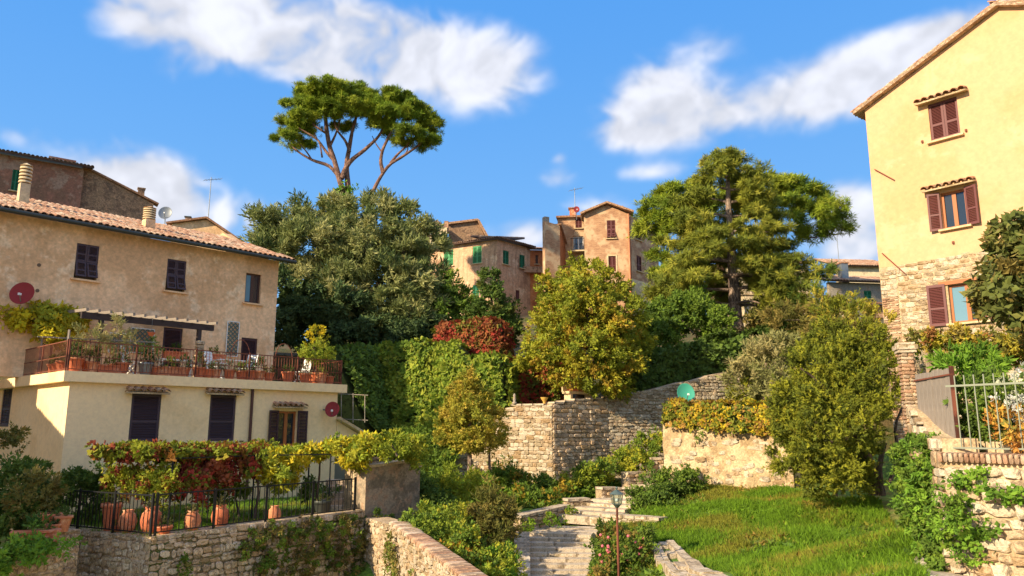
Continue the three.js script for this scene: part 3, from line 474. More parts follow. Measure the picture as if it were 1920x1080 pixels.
// ---------------------------------------------------------------- building kit
const shutterCache = new Map();
function shutterGeo(w, h) {
  const key = w.toFixed(2) + h.toFixed(2); if (shutterCache.has(key)) return shutterCache.get(key);
  const m = new MB(), b = Math.min(.07, w * .16), t = .04; m.box(b, h, t, -w / 2 + b / 2, 0, 0).box(b, h, t, w / 2 - b / 2, 0, 0).box(w - 2 * b, b * 1.2, t, 0, h / 2 - b * .6, 0).box(w - 2 * b, b * 1.2, t, 0, -h / 2 + b * .6, 0).box(w - 2 * b, b, t, 0, -h * .08, 0);
  const n = Math.max(8, Math.round(h / .055)); for (let i = 0; i < n; i++) m.box(w - 2 * b + .01, .012, .045, 0, -h / 2 + b + (i + .5) * (h - 2 * b) / n, 0, .75, 0, 0);
  const g = m.geo(); shutterCache.set(key, g); return g;
}
function sub(root, name, f, x, y, z) { const g = new THREE.Group(); g.name = name; g.position.copy(toWorld(f, x, y, z).sub(root.position)); g.rotation.y = f.r; root.add(g); return g; }
function onWall(root, name, geo, m, f, x, y, z, rot) { const o = part(name, geo, m, root, toWorld(f, x, y, z).sub(root.position)); o.rotation.order = 'YXZ'; o.rotation.set(rot?.[0] || 0, f.r + (rot?.[1] || 0), rot?.[2] || 0); return o; }
function addWindow(root, f, r, style, { sm = M.shutter, fm = M.woodTrim, sill = true, sillM = M.palestucco, open = .16, surround, leaf } = {}) {
  const { w, h } = r, g = sub(root, 'window', f, r.x, r.y, 0);
  if (sill) part('sill', boxGeo(w + .22, .06, .30), sillM, g, V(0, -h / 2 - .031, -.02));
  if (surround) { const b = .1; part('surround', new MB().box(b, h, .03, -w / 2 - b / 2, 0, .016).box(b, h, .03, w / 2 + b / 2, 0, .016).box(w + 2 * b, b, .03, 0, h / 2 + b / 2, .016).geo(), surround, g); }
  if (style === 'shut') { for (const s of [-1, 1]) part('shutter', shutterGeo(w / 2 - .008, h - .02), sm, g, V(s * w / 4, 0, -.06)); part('backing', boxGeo(w, h, .03), M.dark, g, V(0, 0, -.2)); return g; }
  if (style === 'panel') { part('shutter', shutterGeo(w - .015, h - .02), sm, g, V(0, 0, -.05)); part('backing', boxGeo(w, h, .03), M.dark, g, V(0, 0, -.2)); return g; }
  if (style === 'awning') { for (const s of [-1, 1]) { part('shutter', shutterGeo(w / 2 - .008, h * .5), sm, g, V(s * w / 4, h * .25, -.05)); part('shutter_flap', shutterGeo(w / 2 - .03, h * .45), sm, g, V(s * w / 4, -h * .22, .06), [-.32 - s * .05, 0, s * .01]); } part('backing', boxGeo(w, h, .03), M.dark, g, V(0, 0, -.24)); return g; }
  const b = .07; part('frame', new MB().box(b, h, .07, -w / 2 + b / 2, 0, -.14).box(b, h, .07, w / 2 - b / 2, 0, -.14).box(w - 2 * b, b, .07, 0, h / 2 - b / 2, -.14).box(w - 2 * b, b, .07, 0, -h / 2 + b / 2, -.14).box(b * 1.7, h - 2 * b, .08, 0, 0, -.14).geo(), fm, g);
  const pw = w / 2 - b - b * .85; for (const s of [-1, 1]) { const p = part('pane', boxGeo(pw, h - 2 * b, .012), M.glass, g, V(s * (b * .85 + pw / 2), 0, -.15)); p.rotation.y = s * .01; }
  if (leaf) part('curtain', boxGeo(pw, h - 2 * b, .01), M.curtain, g, V(-(b * .85 + pw / 2), 0, -.138));
  if (style === 'open') for (const s of [-1, 1]) part('shutter', shutterGeo(w / 2 - .005, h + .04), sm, g, V(s * (w / 2 + w / 4 * Math.cos(open)), 0, .05 + Math.sin(open) * w / 4), [0, -s * open, 0]);
  return g;
}
// half-round clay tile lying along z, its broad end towards +z
function tileGeo(len = .46, r0 = .105, r1 = .082, seg = 6) {
  const o = [], uv = []; const pt = (k, z) => { const a = Math.PI * k / seg, r = z ? r1 : r0; return V(-Math.cos(a) * r, Math.sin(a) * r * .85, z ? -len : 0); };
  const tri = (...p) => p.forEach((v) => { o.push(v.x, v.y, v.z); uv.push(v.x * 2, v.z); });
  for (let k = 0; k < seg; k++) { tri(pt(k, 0), pt(k + 1, 0), pt(k + 1, 1)); tri(pt(k, 0), pt(k + 1, 1), pt(k, 1)); const i0 = pt(k, 0).multiplyScalar(.82), i1 = pt(k + 1, 0).multiplyScalar(.82); tri(pt(k, 0), i0, i1); tri(pt(k, 0), i1, pt(k + 1, 0)); }
  const g = new THREE.BufferGeometry(); g.setAttribute('position', new THREE.Float32BufferAttribute(o, 3)); g.setAttribute('uv', new THREE.Float32BufferAttribute(uv, 2)); g.computeVertexNormals(); return g;
}
const TILE = tileGeo();
// slope rising away from the eave line of frame f (local x0..x1 at height y, z = zo): slab, then tiles
function tiledRoof(root, f, { x0, x1, y, zo = .4, run, pitch, parts = 0, seed = 1, slab = .09, soffit = M.woodDark, gutter, clipRight = 0 }) {
  const L = run / Math.cos(pitch), cx = (x0 + x1) / 2, w = x1 - x0, R = rngOf(seed * 37 + 11);
  const s = new THREE.Group(); s.name = 'roof'; s.position.copy(toWorld(f, x0, y, zo).sub(root.position)); s.rotation.order = 'YXZ'; s.rotation.set(pitch, f.r, 0); root.add(s);
  const poly = [[0, 0], [w, 0], [w - clipRight, L], [0, L]]; const g = new THREE.ExtrudeGeometry(shapeOf(poly), { depth: slab, bevelEnabled: false }); g.rotateX(-Math.PI / 2); g.translate(0, -slab, 0); part('roof_slab', g, soffit, s);
  const all = [], sp = .215, rs = .35, nc = Math.floor(w / sp), nr = Math.ceil(L / rs);
  for (let j = 0; j < nr; j++) for (let i = 0; i < nc; i++) { const z = -j * rs + .06, x = (i + .5) * w / nc; if (x > w - clipRight * (j * rs / L) - .05) continue; all.push({ j, p: V(x + (R() - .5) * .03, .012 + (R() - .5) * .015, z + (R() - .5) * .05), a: (R() - .5) * .09, m: Math.floor(R() * 5) }); }
  const T = M.tiles, rest = [[], [], [], [], []]; const solo = all.length <= parts ? all.length : parts;
  all.forEach((t, i) => { if (i < solo) { const m = part('tile', TILE, T[t.m], s, t.p, [.035, t.a, 0]); } else rest[t.m].push(t); });
  const mm = new THREE.Matrix4(), q = new THREE.Quaternion();
  rest.forEach((Lr, k) => { if (!Lr.length) return; const im = new THREE.InstancedMesh(TILE, T[k], Lr.length); im.name = 'roof_tiles'; im.userData.kind = 'stuff'; im.castShadow = im.receiveShadow = true; Lr.forEach((t, i) => { q.setFromEuler(new THREE.Euler(.035, t.a, 0)); mm.compose(t.p, q, V(1, 1, 1)); im.setMatrixAt(i, mm); }); s.add(im); });
  // pan tiles between: a shallow ribbed bed
  part('tile_bed', boxGeo(w - clipRight * .5 - .02, .02, L - .02), M.tiles[4], s, V(w / 2 - clipRight * .25, .0135, -L / 2));
  if (gutter) part('gutter', new THREE.CylinderGeometry(.075, .075, w, 10), gutter, s, V(w / 2, -.05, .1), [0, 0, Math.PI / 2]);
  return s;
}
function hood(root, f, x, y, w, n) { const g = sub(root, 'tile_hood', f, x, y, 0); part('hood_bed', boxGeo(w, .05, .28), M.mortarLight, g, V(0, -.02, .13), [.18, 0, 0]); for (let i = 0; i < n; i++) part('tile', TILE, M.tiles[(i * 3 + n) % 5], g, V(-w / 2 + (i + .5) * w / n, .0, .32), [.3, 0, 0]).scale.set(w / n / .21, 1.1, .8); return g; }
function face(root, f, pts, holes, m, thick = .3, name = 'wall') { return onWall(root, name, wallGeo(pts, holes, thick), m, f, 0, 0, 0); }
function ventChimney(root, f, x, y, z, w, h, m, baseM) {
  const g = sub(root, 'chimney', f, x, y, z); part('stack', boxGeo(w, h * .55, w), m, g, V(0, h * .275, 0)); if (baseM) part('chimney_base', boxGeo(w * 1.04, h * .3, w * 1.04), baseM, g, V(0, h * .1, 0));
  for (let i = 0; i < 5; i++) part('vent_ring', new THREE.CylinderGeometry(w * .62, w * .66, h * .045, 14), M.palestucco, g, V(0, h * (.6 + i * .085), 0)); part('flue', new THREE.CylinderGeometry(w * .42, w * .42, h * .42, 12), M.dark, g, V(0, h * .76, 0)); part('chimney_cap', new THREE.ConeGeometry(w * .66, h * .08, 14), m, g, V(0, h * 1.04, 0)); return g;
}
function antenna(root, f, x, y, z, h, n = 5) { const g = sub(root, 'antenna', f, x, y, z); part('mast', new THREE.CylinderGeometry(.025, .03, h, 6), M.greyMetal, g, V(0, h / 2, 0)); part('boom', boxGeo(1.2, .025, .025), M.greyMetal, g, V(.1, h * .95, 0), [0, .5, .3]); for (let i = 0; i < n; i++) part('rod', boxGeo(.014, .014, .6), M.greyMetal, g, V(.1 + Math.cos(.3) * (i / (n - 1) - .5) * 1.1 * Math.cos(.5), h * .95 + Math.sin(.3) * (i / (n - 1) - .5) * 1.1, -Math.sin(.5) * (i / (n - 1) - .5) * 1.1), [0, .5, 0]); return g; }
function dish(name, label, pos, r, m, facing, pole, group) {   // a bowl on an arm; facing: direction the bowl looks
  const t = thing(name, label, 'satellite dish', pos, 0, group), pr = []; for (let i = 0; i <= 8; i++) { const a = i / 8; pr.push([r * a, r * .2 * a * a]); }
  const bowl = part('dish', lathe([...pr, [r, r * .2 - .012], ...pr.slice(0, 8).reverse().map(([a, b]) => [Math.max(a, .0005), b - .012])], 28), m, t, V(0, 0, 0)); bowl.quaternion.setFromUnitVectors(V(0, 1, 0), facing.clone().normalize()); bowl.scale.set(.94, 1, 1.06);
  const tip = facing.clone().normalize().multiplyScalar(r * .85).add(V(0, -r * .35, 0)); part('feed_arm', barGeo(V(0, -r * .95, 0).addScaledVector(facing.clone().normalize(), r * .1), tip, .025), M.greyMetal, t); part('receiver', boxGeo(.06, .07, .1), M.white, t, tip);
  part('bracket', barGeo(V(0, 0, 0).addScaledVector(facing.clone().normalize(), -.015), pole, .045), M.greyMetal, t); return t;
}

// ---------------------------------------------------------------- cream annex with roof terrace, and the tan house behind it
const AX = V(.674, 0, -.739).normalize();
const TERR = EYE + 1.62;
const aF = frame(P(133, 697, 21.85).setY(0), AX.x, AX.z);
const aW = onFace(aF, 634, 721).x;
{
  const root = thing('annex_house', 'cream plastered annex with a flat roof terrace and dark shuttered windows', 'house', aF.o.clone().setY(GY));
  const y0 = GY - .9, top = TERR - .28;
  const wins = [rectOn(aF, 244, 738, 300, 829), rectOn(aF, 392, 740, 441, 827), rectOn(aF, 520, 771, 556, 836)], small = [rectOn(aF, 466, 905, 516, 940)];
  face(root, aF, [[0, y0], [aW, y0], [aW, top], [0, top]], wins, M.cream, .35);
  addWindow(root, aF, wins[0], 'panel', { sm: M.shutterDark }); addWindow(root, aF, wins[1], 'panel', { sm: M.shutterDark }); addWindow(root, aF, wins[2], 'open', { open: .1 });
  for (const [px, py] of [[274, 735], [418, 737], [540, 762]]) { const q = onFace(aF, px, py); hood(root, aF, q.x, q.y, 1.25, 6); }
  // left face, lit, and its own window
  const lF = frame(toWorld(aF, 0, 0, -5.2), aF.z.x, aF.z.z);
  const lw = rectOn(lF, 2, 722, 20, 800);
  face(root, lF, [[-3, y0], [5.2 - .36, y0], [5.2 - .36, top], [-3, top]], [lw], M.cream, .35); addWindow(root, lF, lw, 'panel', { sm: M.shutterDark, sill: false });
  const edge = new MB().box(.36, top - y0, .36, 0, 0, 0); onWall(root, 'wall', edge.geo(), M.cream, aF, .18 - .002, (top + y0) / 2, -.18 - .352);
  const rF = frame(toWorld(aF, aW, 0, 0), -aF.z.x, -aF.z.z); face(root, rF, [[.35, y0], [8, y0], [8, top], [.35, top]], [], M.cream, .35);
  // terrace slab
  onWall(root, 'roof_slab', boxGeo(aW + .5, .3, 8.6), M.cream, aF, aW / 2 + .02, TERR - .15, -4.1);
  onWall(root, 'stone_base', boxGeo(.30, .8, .3), M.stoneWarm[2], aF, .1, y0 + .35, -.1);
  const pp = onFace(aF, 468, 800); onWall(root, 'downpipe', new THREE.CylinderGeometry(.05, .05, top - GY, 8), M.pipe, aF, pp.x, (top + GY) / 2, .06);
  for (const [px, py] of [[232, 832], [312, 832], [380, 830], [452, 827]]) { const q = onFace(aF, px, py); onWall(root, 'shutter_catch', new MB().box(.14, .025, .05).geo(), M.iron, aF, q.x, q.y, .03); }
}
const hF = frame(toWorld(aF, 0, 0, -4), AX.x, AX.z);
{
  const root = thing('tan_house', 'old tan plastered house with a clay tile roof above the terrace', 'house', hF.o.clone().setY(TERR));
  const wR = onFace(hF, 519, 560).x, eave = onFace(hF, 519, 489).y, x0 = -7, y0 = TERR + .004;
  const wins = [rectOn(hF, 141, 458, 184, 525), rectOn(hF, 312, 487, 348, 547), rectOn(hF, 460, 513, 489, 569), rectOn(hF, 452, 634, 482, 671), rectOn(hF, 304, 621, 340, 690)];
  wins[3].y = TERR + .99; wins[3].h = 1.9; wins[4].y = TERR + 1.05; wins[4].h = 2.0;
  face(root, hF, [[x0, y0], [wR, y0], [wR, eave], [x0, eave]], wins, M.tan, .4);
  addWindow(root, hF, wins[0], 'awning', { sm: M.shutterDark, sillM: M.tan }); addWindow(root, hF, wins[1], 'awning', { sm: M.shutterDark, sillM: M.tan }); addWindow(root, hF, wins[2], 'glass', { fm: M.woodDark, sillM: M.tan, leaf: 1 });
  addWindow(root, hF, wins[3], 'panel', { sm: M.shutter, sill: false }); addWindow(root, hF, wins[4], 'panel', { sm: M.shutter, sill: false });
  const rF = frame(toWorld(hF, wR, 0, 0), -hF.z.x, -hF.z.z); face(root, rF, [[.4, y0 - 3], [8.6, y0 - 3], [8.6, eave + 1.5], [4.3, eave + 1.9], [.4, eave]], [], M.tan, .4);
  tiledRoof(root, hF, { x0: x0, x1: wR + .45, y: eave + .02, zo: .5, run: 4.6, pitch: .335, parts: 300, seed: 2, gutter: M.gutter, clipRight: .4 });
  for (const [px, py] of [[73, 497], [70, 545]]) { const q = onFace(hF, px, py); onWall(root, 'vent_hole', new THREE.CylinderGeometry(.06, .06, .03, 12), M.dark, hF, q.x, q.y, 0, [Math.PI / 2, 0, 0]); }
  const c1 = onFace(hF, 43, 372, -2.2), c2 = onFace(hF, 278, 428, -1.4);
  ventChimney(root, hF, c1.x, c1.y - .3, -2.2, .31, 1.5, M.palestucco); ventChimney(root, hF, c2.x, c2.y - .25, -1.4, .36, 1.05, M.tan, M.brick[0]);
  part('quoin', boxGeo(.1, .1, .1), M.tan, root, V(0, -.02, -1));
}
dish('satellite_dish', 'large dull red satellite dish on the tan house wall above the yellow vine', toWorld(hF, onFace(hF, 42, 551, .5).x, onFace(hF, 42, 551, .5).y, .5), .36, M.dishRed, V(.35, .25, 1), toWorld(hF, 0, 0, -.02).sub(toWorld(hF, 0, 0, .5)));
{ const q = onFace(aF, 623, 768, .35); dish('satellite_dish', 'small red satellite dish at the right corner of the cream annex', toWorld(aF, q.x, q.y, .35), .27, M.dishRed, V(.2, .25, 1), toWorld(aF, -.15, 0, -.02).sub(toWorld(aF, 0, 0, .35))); }
{
  const p = P(1285, 738, 28.4), base = P(1283, 775, 28.4); dish('satellite_dish', 'green satellite dish on a pole behind the golden hedge', p, .36, M.dishGreen, V(.15, .3, 1), V(-.02, -1.3, -.1));
}
// lean-to and stairs room at the annex's right end
{
  const root = thing('lean_to', 'small lean-to with a white sloping roof beside the annex', 'shed', toWorld(aF, aW, GY, 0)), f = frame(toWorld(aF, aW + .02, 0, .0), AX.x, AX.z);
  const a = onFace(f, 618, 792), b = onFace(f, 688, 822); face(root, f, [[.0, a.y - .75], [b.x + .05, a.y - .75], [b.x + .05, b.y - .05], [.0, a.y + .06]], [], M.cream, .3);
  const m = new MB().bar(V(-.05, a.y + .16, -.5), V(b.x + .25, b.y - .04, -.5), 1.5, .1); onWall(root, 'roof', m.geo(), M.palestucco, f, 0, 0, 0);
  face(root, f, [[.9, GY], [b.x + .05, GY], [b.x + .05, a.y - .76], [.9, a.y - .76]], [], M.stoneWarm[0], .3);
  onWall(root, 'door', boxGeo(.8, 1.7, .06), M.greyMetal, f, .45, GY + .85, -.2);
}
// low plastered end wall with rubble top, and brick steps beside it
{
  const a = P(684, 960, 21.6).setY(GY - .25), b = P(786, 960, 22.9).setY(GY - .25), f = frameTo(a.clone().setY(0), b), L = b.distanceTo(a), top = P(740, 876, 22.2).y;
  const root = thing('end_wall', 'grey weathered plaster end wall with a rubble top beside the garden', 'wall', a.clone().setY(GY));
  face(root, f, [[0, GY - 1.0], [L, GY - 1.0], [L, top - .02], [L * .75, top + .12], [0, top]], [], M.concrete, .45);
  onWall(root, 'coping', new MB().bar(V(-.05, top + .03, 0), V(L * .75, top + .15, 0), .4, .07).bar(V(L * .75, top + .15, 0), V(L + .04, top + .0, 0), .4, .07).geo(), M.mortarLight, f, 0, 0, -.16);
  const rb = sub(root, 'rubble_top', f, 0, 0, -.5); rb.position.y = -root.position.y; const pr = P(703, 826, 21.0); face(root, frame(toWorld(f, 0, 0, -.5), f.x.x, f.x.z), [[L * .86, GY], [L * .86, top + .12], [L * .3, top + .30], [-.05, top + .34], [-.05, GY]], [], M.mortar, .5);
  layStones(rb, { x0: -.05, x1: L * .86, y0: top - .3, top: (x) => lerp(top + .36, top + .1, clamp((x - L * .2) / (L * .66))), course: [.07, .13], width: [.12, .28], mats: [...M.stoneWarm, M.brick[2]], proud: .06, seed: 47 });
}
{
  const st = thing('garden_steps', 'short brick steps leading up to the lean-to door', 'steps', P(640, 955, 22.5).setY(GY)); for (let i = 0; i < 5; i++) part('step', boxGeo(1.1, .16, .32), i % 2 ? M.brick[2] : M.brick[3], st, V(-.1 - i * .02, .08 + i * .16, -i * .3));
}
// ---------------------------------------------------------------- yellow house
const yF = frame(P(1657, 600, 25).setY(0), .64, .77);
{
  const root = thing('yellow_house', 'tall yellow house with bare stone at its foot and brown shutters', 'house', yF.o.clone().setY(EYE));
  const eL = onFace(yF, 1627, 204), pk = onFace(yF, 1874, 14), line = onFace(yF, 1740, 488).y, w = 12.2, y0 = EYE - .6;
  const slope = (pk.y - eL.y) / (pk.x), rightY = pk.y - slope * (w - pk.x);
  const wins = [rectOn(yF, 1742, 187, 1798, 260), rectOn(yF, 1765, 357, 1813, 427), rectOn(yF, 1780, 530, 1848, 604)];
  const lineAt = (x) => line + (vnoise(x * 3, 2, 9) - .5) * .12;
  face(root, yF, [[0, line], [w, line], [w, rightY], [pk.x, pk.y], [0, eL.y]], wins.slice(0, 2), M.yellow, .4);
  face(root, yF, [[0, y0], [w, y0], [w, line - .001], [0, line - .001]], [wins[2]], M.mortarLight, .37);
  const inHole = (x, y, ww, hh) => Math.abs(x - wins[2].x) < wins[2].w / 2 + ww / 2 + .1 && Math.abs(y - wins[2].y) < wins[2].h / 2 + hh / 2 + .02;
  const sl = sub(root, 'stone_storey', yF, 0, 0, -.02); sl.position.y = -root.position.y;
  layStones(sl, { x0: .56, x1: 7.5, y0, top: lineAt, course: [.10, .18], width: [.14, .4], mats: M.stonePale, proud: .035, seed: 9, parts: 300, skip: inHole, rank: (s) => s.w * s.h * 4 - s.x * .03 + (s.y > EYE + 2.2 ? 1 : 0) });
  layStones(sl, { x0: .01, x1: .55, y0, top: (x) => line - 1.05, course: [.075, .08], width: [.24, .28], mats: M.brick, proud: .045, seed: 10, parts: 200, geos: BRICKS, name: 'brick' });
  layStones(sl, { x0: .01, x1: .55, y0: line - 1.05, top: () => line - .02, course: [.12, .2], width: [.2, .4], mats: M.stonePale, proud: .04, seed: 12, parts: 40 });
  addWindow(root, yF, wins[0], 'shut', { sm: M.shutterRed, sillM: M.palestucco }); addWindow(root, yF, wins[1], 'open', { sm: M.shutterRed, open: .22, sillM: M.palestucco });
  const g3 = addWindow(root, yF, wins[2], 'glass', { leaf: 1 }); part('shutter', shutterGeo(wins[2].w / 2 + .02, wins[2].h + .1), M.shutterRed, g3, V(-wins[2].w * .5 - .33, 0, .08), [0, .14, 0]); part('shutter', shutterGeo(wins[2].w / 2 + .02, wins[2].h + .1), M.shutterRed, g3, V(wins[2].w * .5 + .33, 0, .08), [0, -.14, 0]);
  part('lintel', boxGeo(wins[2].w + .5, .12, .06), M.woodTrim, g3, V(0, wins[2].h / 2 + .07, .012)); 
  for (const [px, py, ww] of [[1767, 184, 1.55], [1781, 350, 1.55]]) { const q = onFace(yF, px, py); hood(root, yF, q.x, q.y, ww, 7); }
  // roof: two slopes whose edge shows along the gable
  for (const s of [0, 1]) {
    const L = Math.hypot(pk.x, pk.y - eL.y) + .45, f = s ? frame(toWorld(yF, w + .3, 0, 0), -yF.z.x, -yF.z.z) : frame(toWorld(yF, -.35, 0, 0), yF.z.x, yF.z.z);
    const run = s ? w + .3 - pk.x : pk.x + .35;
    tiledRoof(root, f, { x0: s ? -.22 : -9, x1: s ? 9 : .22, y: (s ? rightY : eL.y) - slope * .32 + .1, zo: 0, run, pitch: Math.atan(slope), parts: 0, seed: 20 + s, soffit: M.brick[2] });
  }
  const lw = frame(toWorld(yF, 0, 0, -9), yF.z.x, yF.z.z); face(root, lw, [[0, y0], [8.59, y0], [8.59, eL.y], [0, eL.y]], [], M.yellow, .4);
  part('downpipe', new THREE.CylinderGeometry(.055, .055, eL.y - y0, 8), M.pipe, root, toWorld(yF, -.1, (eL.y + y0) / 2, -.5).sub(root.position));
  for (const [a, b] of [[[1641, 318], [1678, 338]], [[1655, 475], [1700, 515]]]) { const p = onFace(yF, ...a), q = onFace(yF, ...b); onWall(root, 'tie_bar', barGeo(V(p.x, p.y, .05), V(q.x, q.y, .05), .03), M.rust, yF, 0, 0, 0); }
  for (const [px, py] of [[1730, 266], [1812, 245], [1788, 455]]) { const q = onFace(yF, px, py); onWall(root, 'shutter_catch', boxGeo(.06, .08, .05), M.rust, yF, q.x, q.y, .03); }
}
// ---------------------------------------------------------------- old town behind
function roofAt(root, f, o) { return tiledRoof(root, f, o); }
{ // stucco house with green shutters
  const cF = frame(P(932, 520, 60).setY(0), -(-6.18), 3.5), f = frame(toWorld(cF, -8.5, 0, 0), cF.x.x, cF.x.z), rF = frame(cF.o.clone(), .87 * .6 + .2, -.8);
  const root = thing('stucco_house', 'square weathered stucco house with green shutters in the old town', 'house', f.o.clone().setY(EYE + 8)); const top = onFace(cF, 932, 449).y, y0 = EYE + 7.5, rw = onFace(rF, 994, 520).x;
  const w1 = [rectOn(f, 832, 468, 850, 499), rectOn(f, 886, 461, 903, 494), rectOn(f, 886, 534, 898, 566)]; face(root, f, [[0, y0], [8.5, y0], [8.5, top], [0, top]], w1, M.pinkstucco, .3);
  addWindow(root, f, w1[0], 'shut', { sm: M.shutterGreenFaded }); addWindow(root, f, w1[1], 'shut', { sm: M.shutterGreenFaded }); addWindow(root, f, w1[2], 'shut', { sm: M.shutterGreen });
  const w2 = [rectOn(rF, 943, 470, 954, 496), rectOn(rF, 974, 478, 984, 503), rectOn(rF, 967, 544, 974, 566)]; face(root, rF, [[.3, y0], [rw, y0], [rw, top], [.3, top]], w2, M.pinkstucco, .3); face(root, rF, [[0.004, y0], [.3, y0], [.3, top - .01], [.004, top - .01]], [], M.pinkstucco, .31);
  w2.forEach((r, i) => addWindow(root, rF, r, 'shut', { sm: i < 2 ? M.shutterGreen : M.shutterRed }));
  roofAt(root, f, { x0: -.3, x1: 8.9, y: top + .05, zo: .45, run: 4.4, pitch: .2, seed: 31 });
  roofAt(root, rF, { x0: -.3, x1: rw + .3, y: top + .07, zo: .4, run: 3.2, pitch: .2, seed: 32 });
}
{ // tall brick house
  const f = frame(P(1096, 470, 56).setY(0), .985, .12), root = thing('brick_house', 'tall narrow brick house with a low gable and maroon shutters', 'house', f.o.clone().setY(EYE + 8)), w = onFace(f, 1180, 470).x, y0 = EYE + 6.5;
  const eL = onFace(f, 1096, 402), pk = onFace(f, 1138, 384), eR = onFace(f, 1180, 392);
  const wins = [rectOn(f, 1138, 413, 1154, 447), rectOn(f, 1141, 480, 1155, 510)]; face(root, f, [[0, y0], [w, y0], [w, eR.y - .4], [pk.x, pk.y], [0, eL.y]], wins, M.farbrick, .3);
  addWindow(root, f, wins[0], 'awning', { sm: M.shutterRed }); addWindow(root, f, wins[1], 'shut', { sm: M.shutterRed, surround: M.palestucco });
  const rF = frame(toWorld(f, w, 0, 0), .62, -.78), rw = onFace(rF, 1236, 520).x, rt = eR.y - .4;
  const w2 = [rectOn(rF, 1191, 418, 1202, 450), rectOn(rF, 1194, 480, 1203, 509)]; face(root, rF, [[.28, y0], [rw, y0], [rw, rt], [.28, rt]], w2, M.farbrick, .3); w2.forEach((r) => addWindow(root, rF, r, 'shut', { sm: M.shutterRed }));
  onWall(root, 'downpipe', new THREE.CylinderGeometry(.08, .08, rt - y0, 8), M.terracottaPale, f, w + .0, (rt + y0) / 2, .1);
  onWall(root, 'plaster_foot', boxGeo(rw, 3, .1), M.palestucco, rF, rw / 2 + .05, onFace(rF, 1200, 528).y - 1.5, .06);
  // roof edge along the gable
  onWall(root, 'roof', new MB().bar(V(-.25, eL.y + .02, 0), V(pk.x, pk.y + .12, 0), 6, .14).bar(V(pk.x, pk.y + .12, 0), V(w + .4, rt + .12, 0), 6, .14).geo(), M.tiles[1], f, 0, 0, -2.6);
  const ch = sub(root, 'chimney', f, onFace(f, 1163, 384).x, onFace(f, 1163, 392).y - .2, -1); part('stack', boxGeo(.35, .7, .35), M.brick[1], ch, V(0, .25, 0)); part('chimney_cap', boxGeo(.5, .08, .5), M.tiles[2], ch, V(0, .64, 0));
  // recessed wing with balcony, then a slim tower front
  const g = frame(toWorld(f, 0, 0, -1.6), .985, .12), gl = onFace(g, 1046, 470).x, gy = onFace(g, 1070, 404).y, w3 = [rectOn(g, 1079, 409, 1091, 428), rectOn(g, 1075, 443, 1094, 474)];
  face(root, g, [[gl, y0], [0, y0], [0, gy], [gl, gy]], w3, M.farbrick, .3); addWindow(root, g, w3[0], 'shut', { sm: M.shutterRed }); addWindow(root, g, w3[1], 'glass', { fm: M.white });
  onWall(root, 'wing_roof', boxGeo(-gl + .2, .14, 4), M.tiles[0], g, gl / 2, gy + .1, -1.7, [.12, 0, 0]);
  const bal = onFace(g, 1084, 474); const b = sub(root, 'balcony', g, bal.x, bal.y, .4); part('balcony_slab', boxGeo(1.1, .1, .8), M.palestucco, b); for (let i = 0; i < 7; i++) part('baluster', boxGeo(.03, .9, .03), M.iron, b, V(-.5 + i / 6, .5, .38)); part('handrail', boxGeo(1.1, .05, .05), M.iron, b, V(0, .97, .38));
  const t = frame(toWorld(f, gl - .3, 0, .5), .9, -.42), tl = onFace(t, 1022, 470).x, tr = onFace(t, 1050, 470).x, ty = onFace(t, 1035, 416).y; face(root, t, [[tl, y0], [tr, y0], [tr, ty - .2], [tl, ty]], [], M.farbrick, .4);
  const t2 = frame(toWorld(t, tr, 0, 0), .3, -.95); face(root, t2, [[.01, y0], [3.2, y0], [3.2, ty - 2.2], [.01, ty - .2]], [], M.orangestucco, .3); onWall(root, 'wing_roof', new MB().bar(V(-.1, ty - .12, 0), V(3.4, ty - 2.1, 0), .5, .1).geo(), M.tiles[2], t2, 0, 0, -.1);
  const c2 = sub(root, 'chimney', t, tl + .5, ty - .1, -.8); part('stack', boxGeo(.4, .7, .4), M.greystucco, c2, V(0, .3, 0)); const c3 = sub(root, 'chimney', g, gl * .45, gy, -1.2); part('stack', boxGeo(.5, .9, .5), M.terracottaPale, c3, V(0, .4, 0)); part('chimney_cap', boxGeo(.7, .08, .7), M.tiles[2], c3, V(0, .88, 0));
  antenna(root, f, onFace(f, 1077, 400).x, onFace(f, 1077, 398).y, -1.4, 2.4);
}
{ const p = P(1081, 393, 57); dish('satellite_dish', 'tiny red satellite dish on the roof of the brick house', p, .25, M.dishRed, V(.1, .2, 1), V(0, -.8, -.1)); }
{ // orange link house
  const f = frame(P(980, 520, 63).setY(0), 1, -.1), root = thing('link_house', 'low orange plastered house squeezed between stucco and brick houses', 'house', f.o.clone().setY(EYE + 8)), w = onFace(f, 1030, 520).x, y = onFace(f, 1010, 469).y, y0 = EYE + 7; const ws = [rectOn(f, 1004, 478, 1009, 495), rectOn(f, 1008, 520, 1018, 532)];
  face(root, f, [[0, y0], [w, y0], [w, y], [0, y]], ws, M.orangestucco, .3); ws.forEach((r) => addWindow(root, f, r, 'glass', { fm: M.woodDark })); roofAt(root, f, { x0: -.2, x1: w + .2, y: y + .04, zo: .3, run: 4, pitch: .25, seed: 34 }); onWall(root, 'ledge', boxGeo(w, .5, .6), M.brick[0], f, w / 2, onFace(f, 1010, 508).y, .3);
}
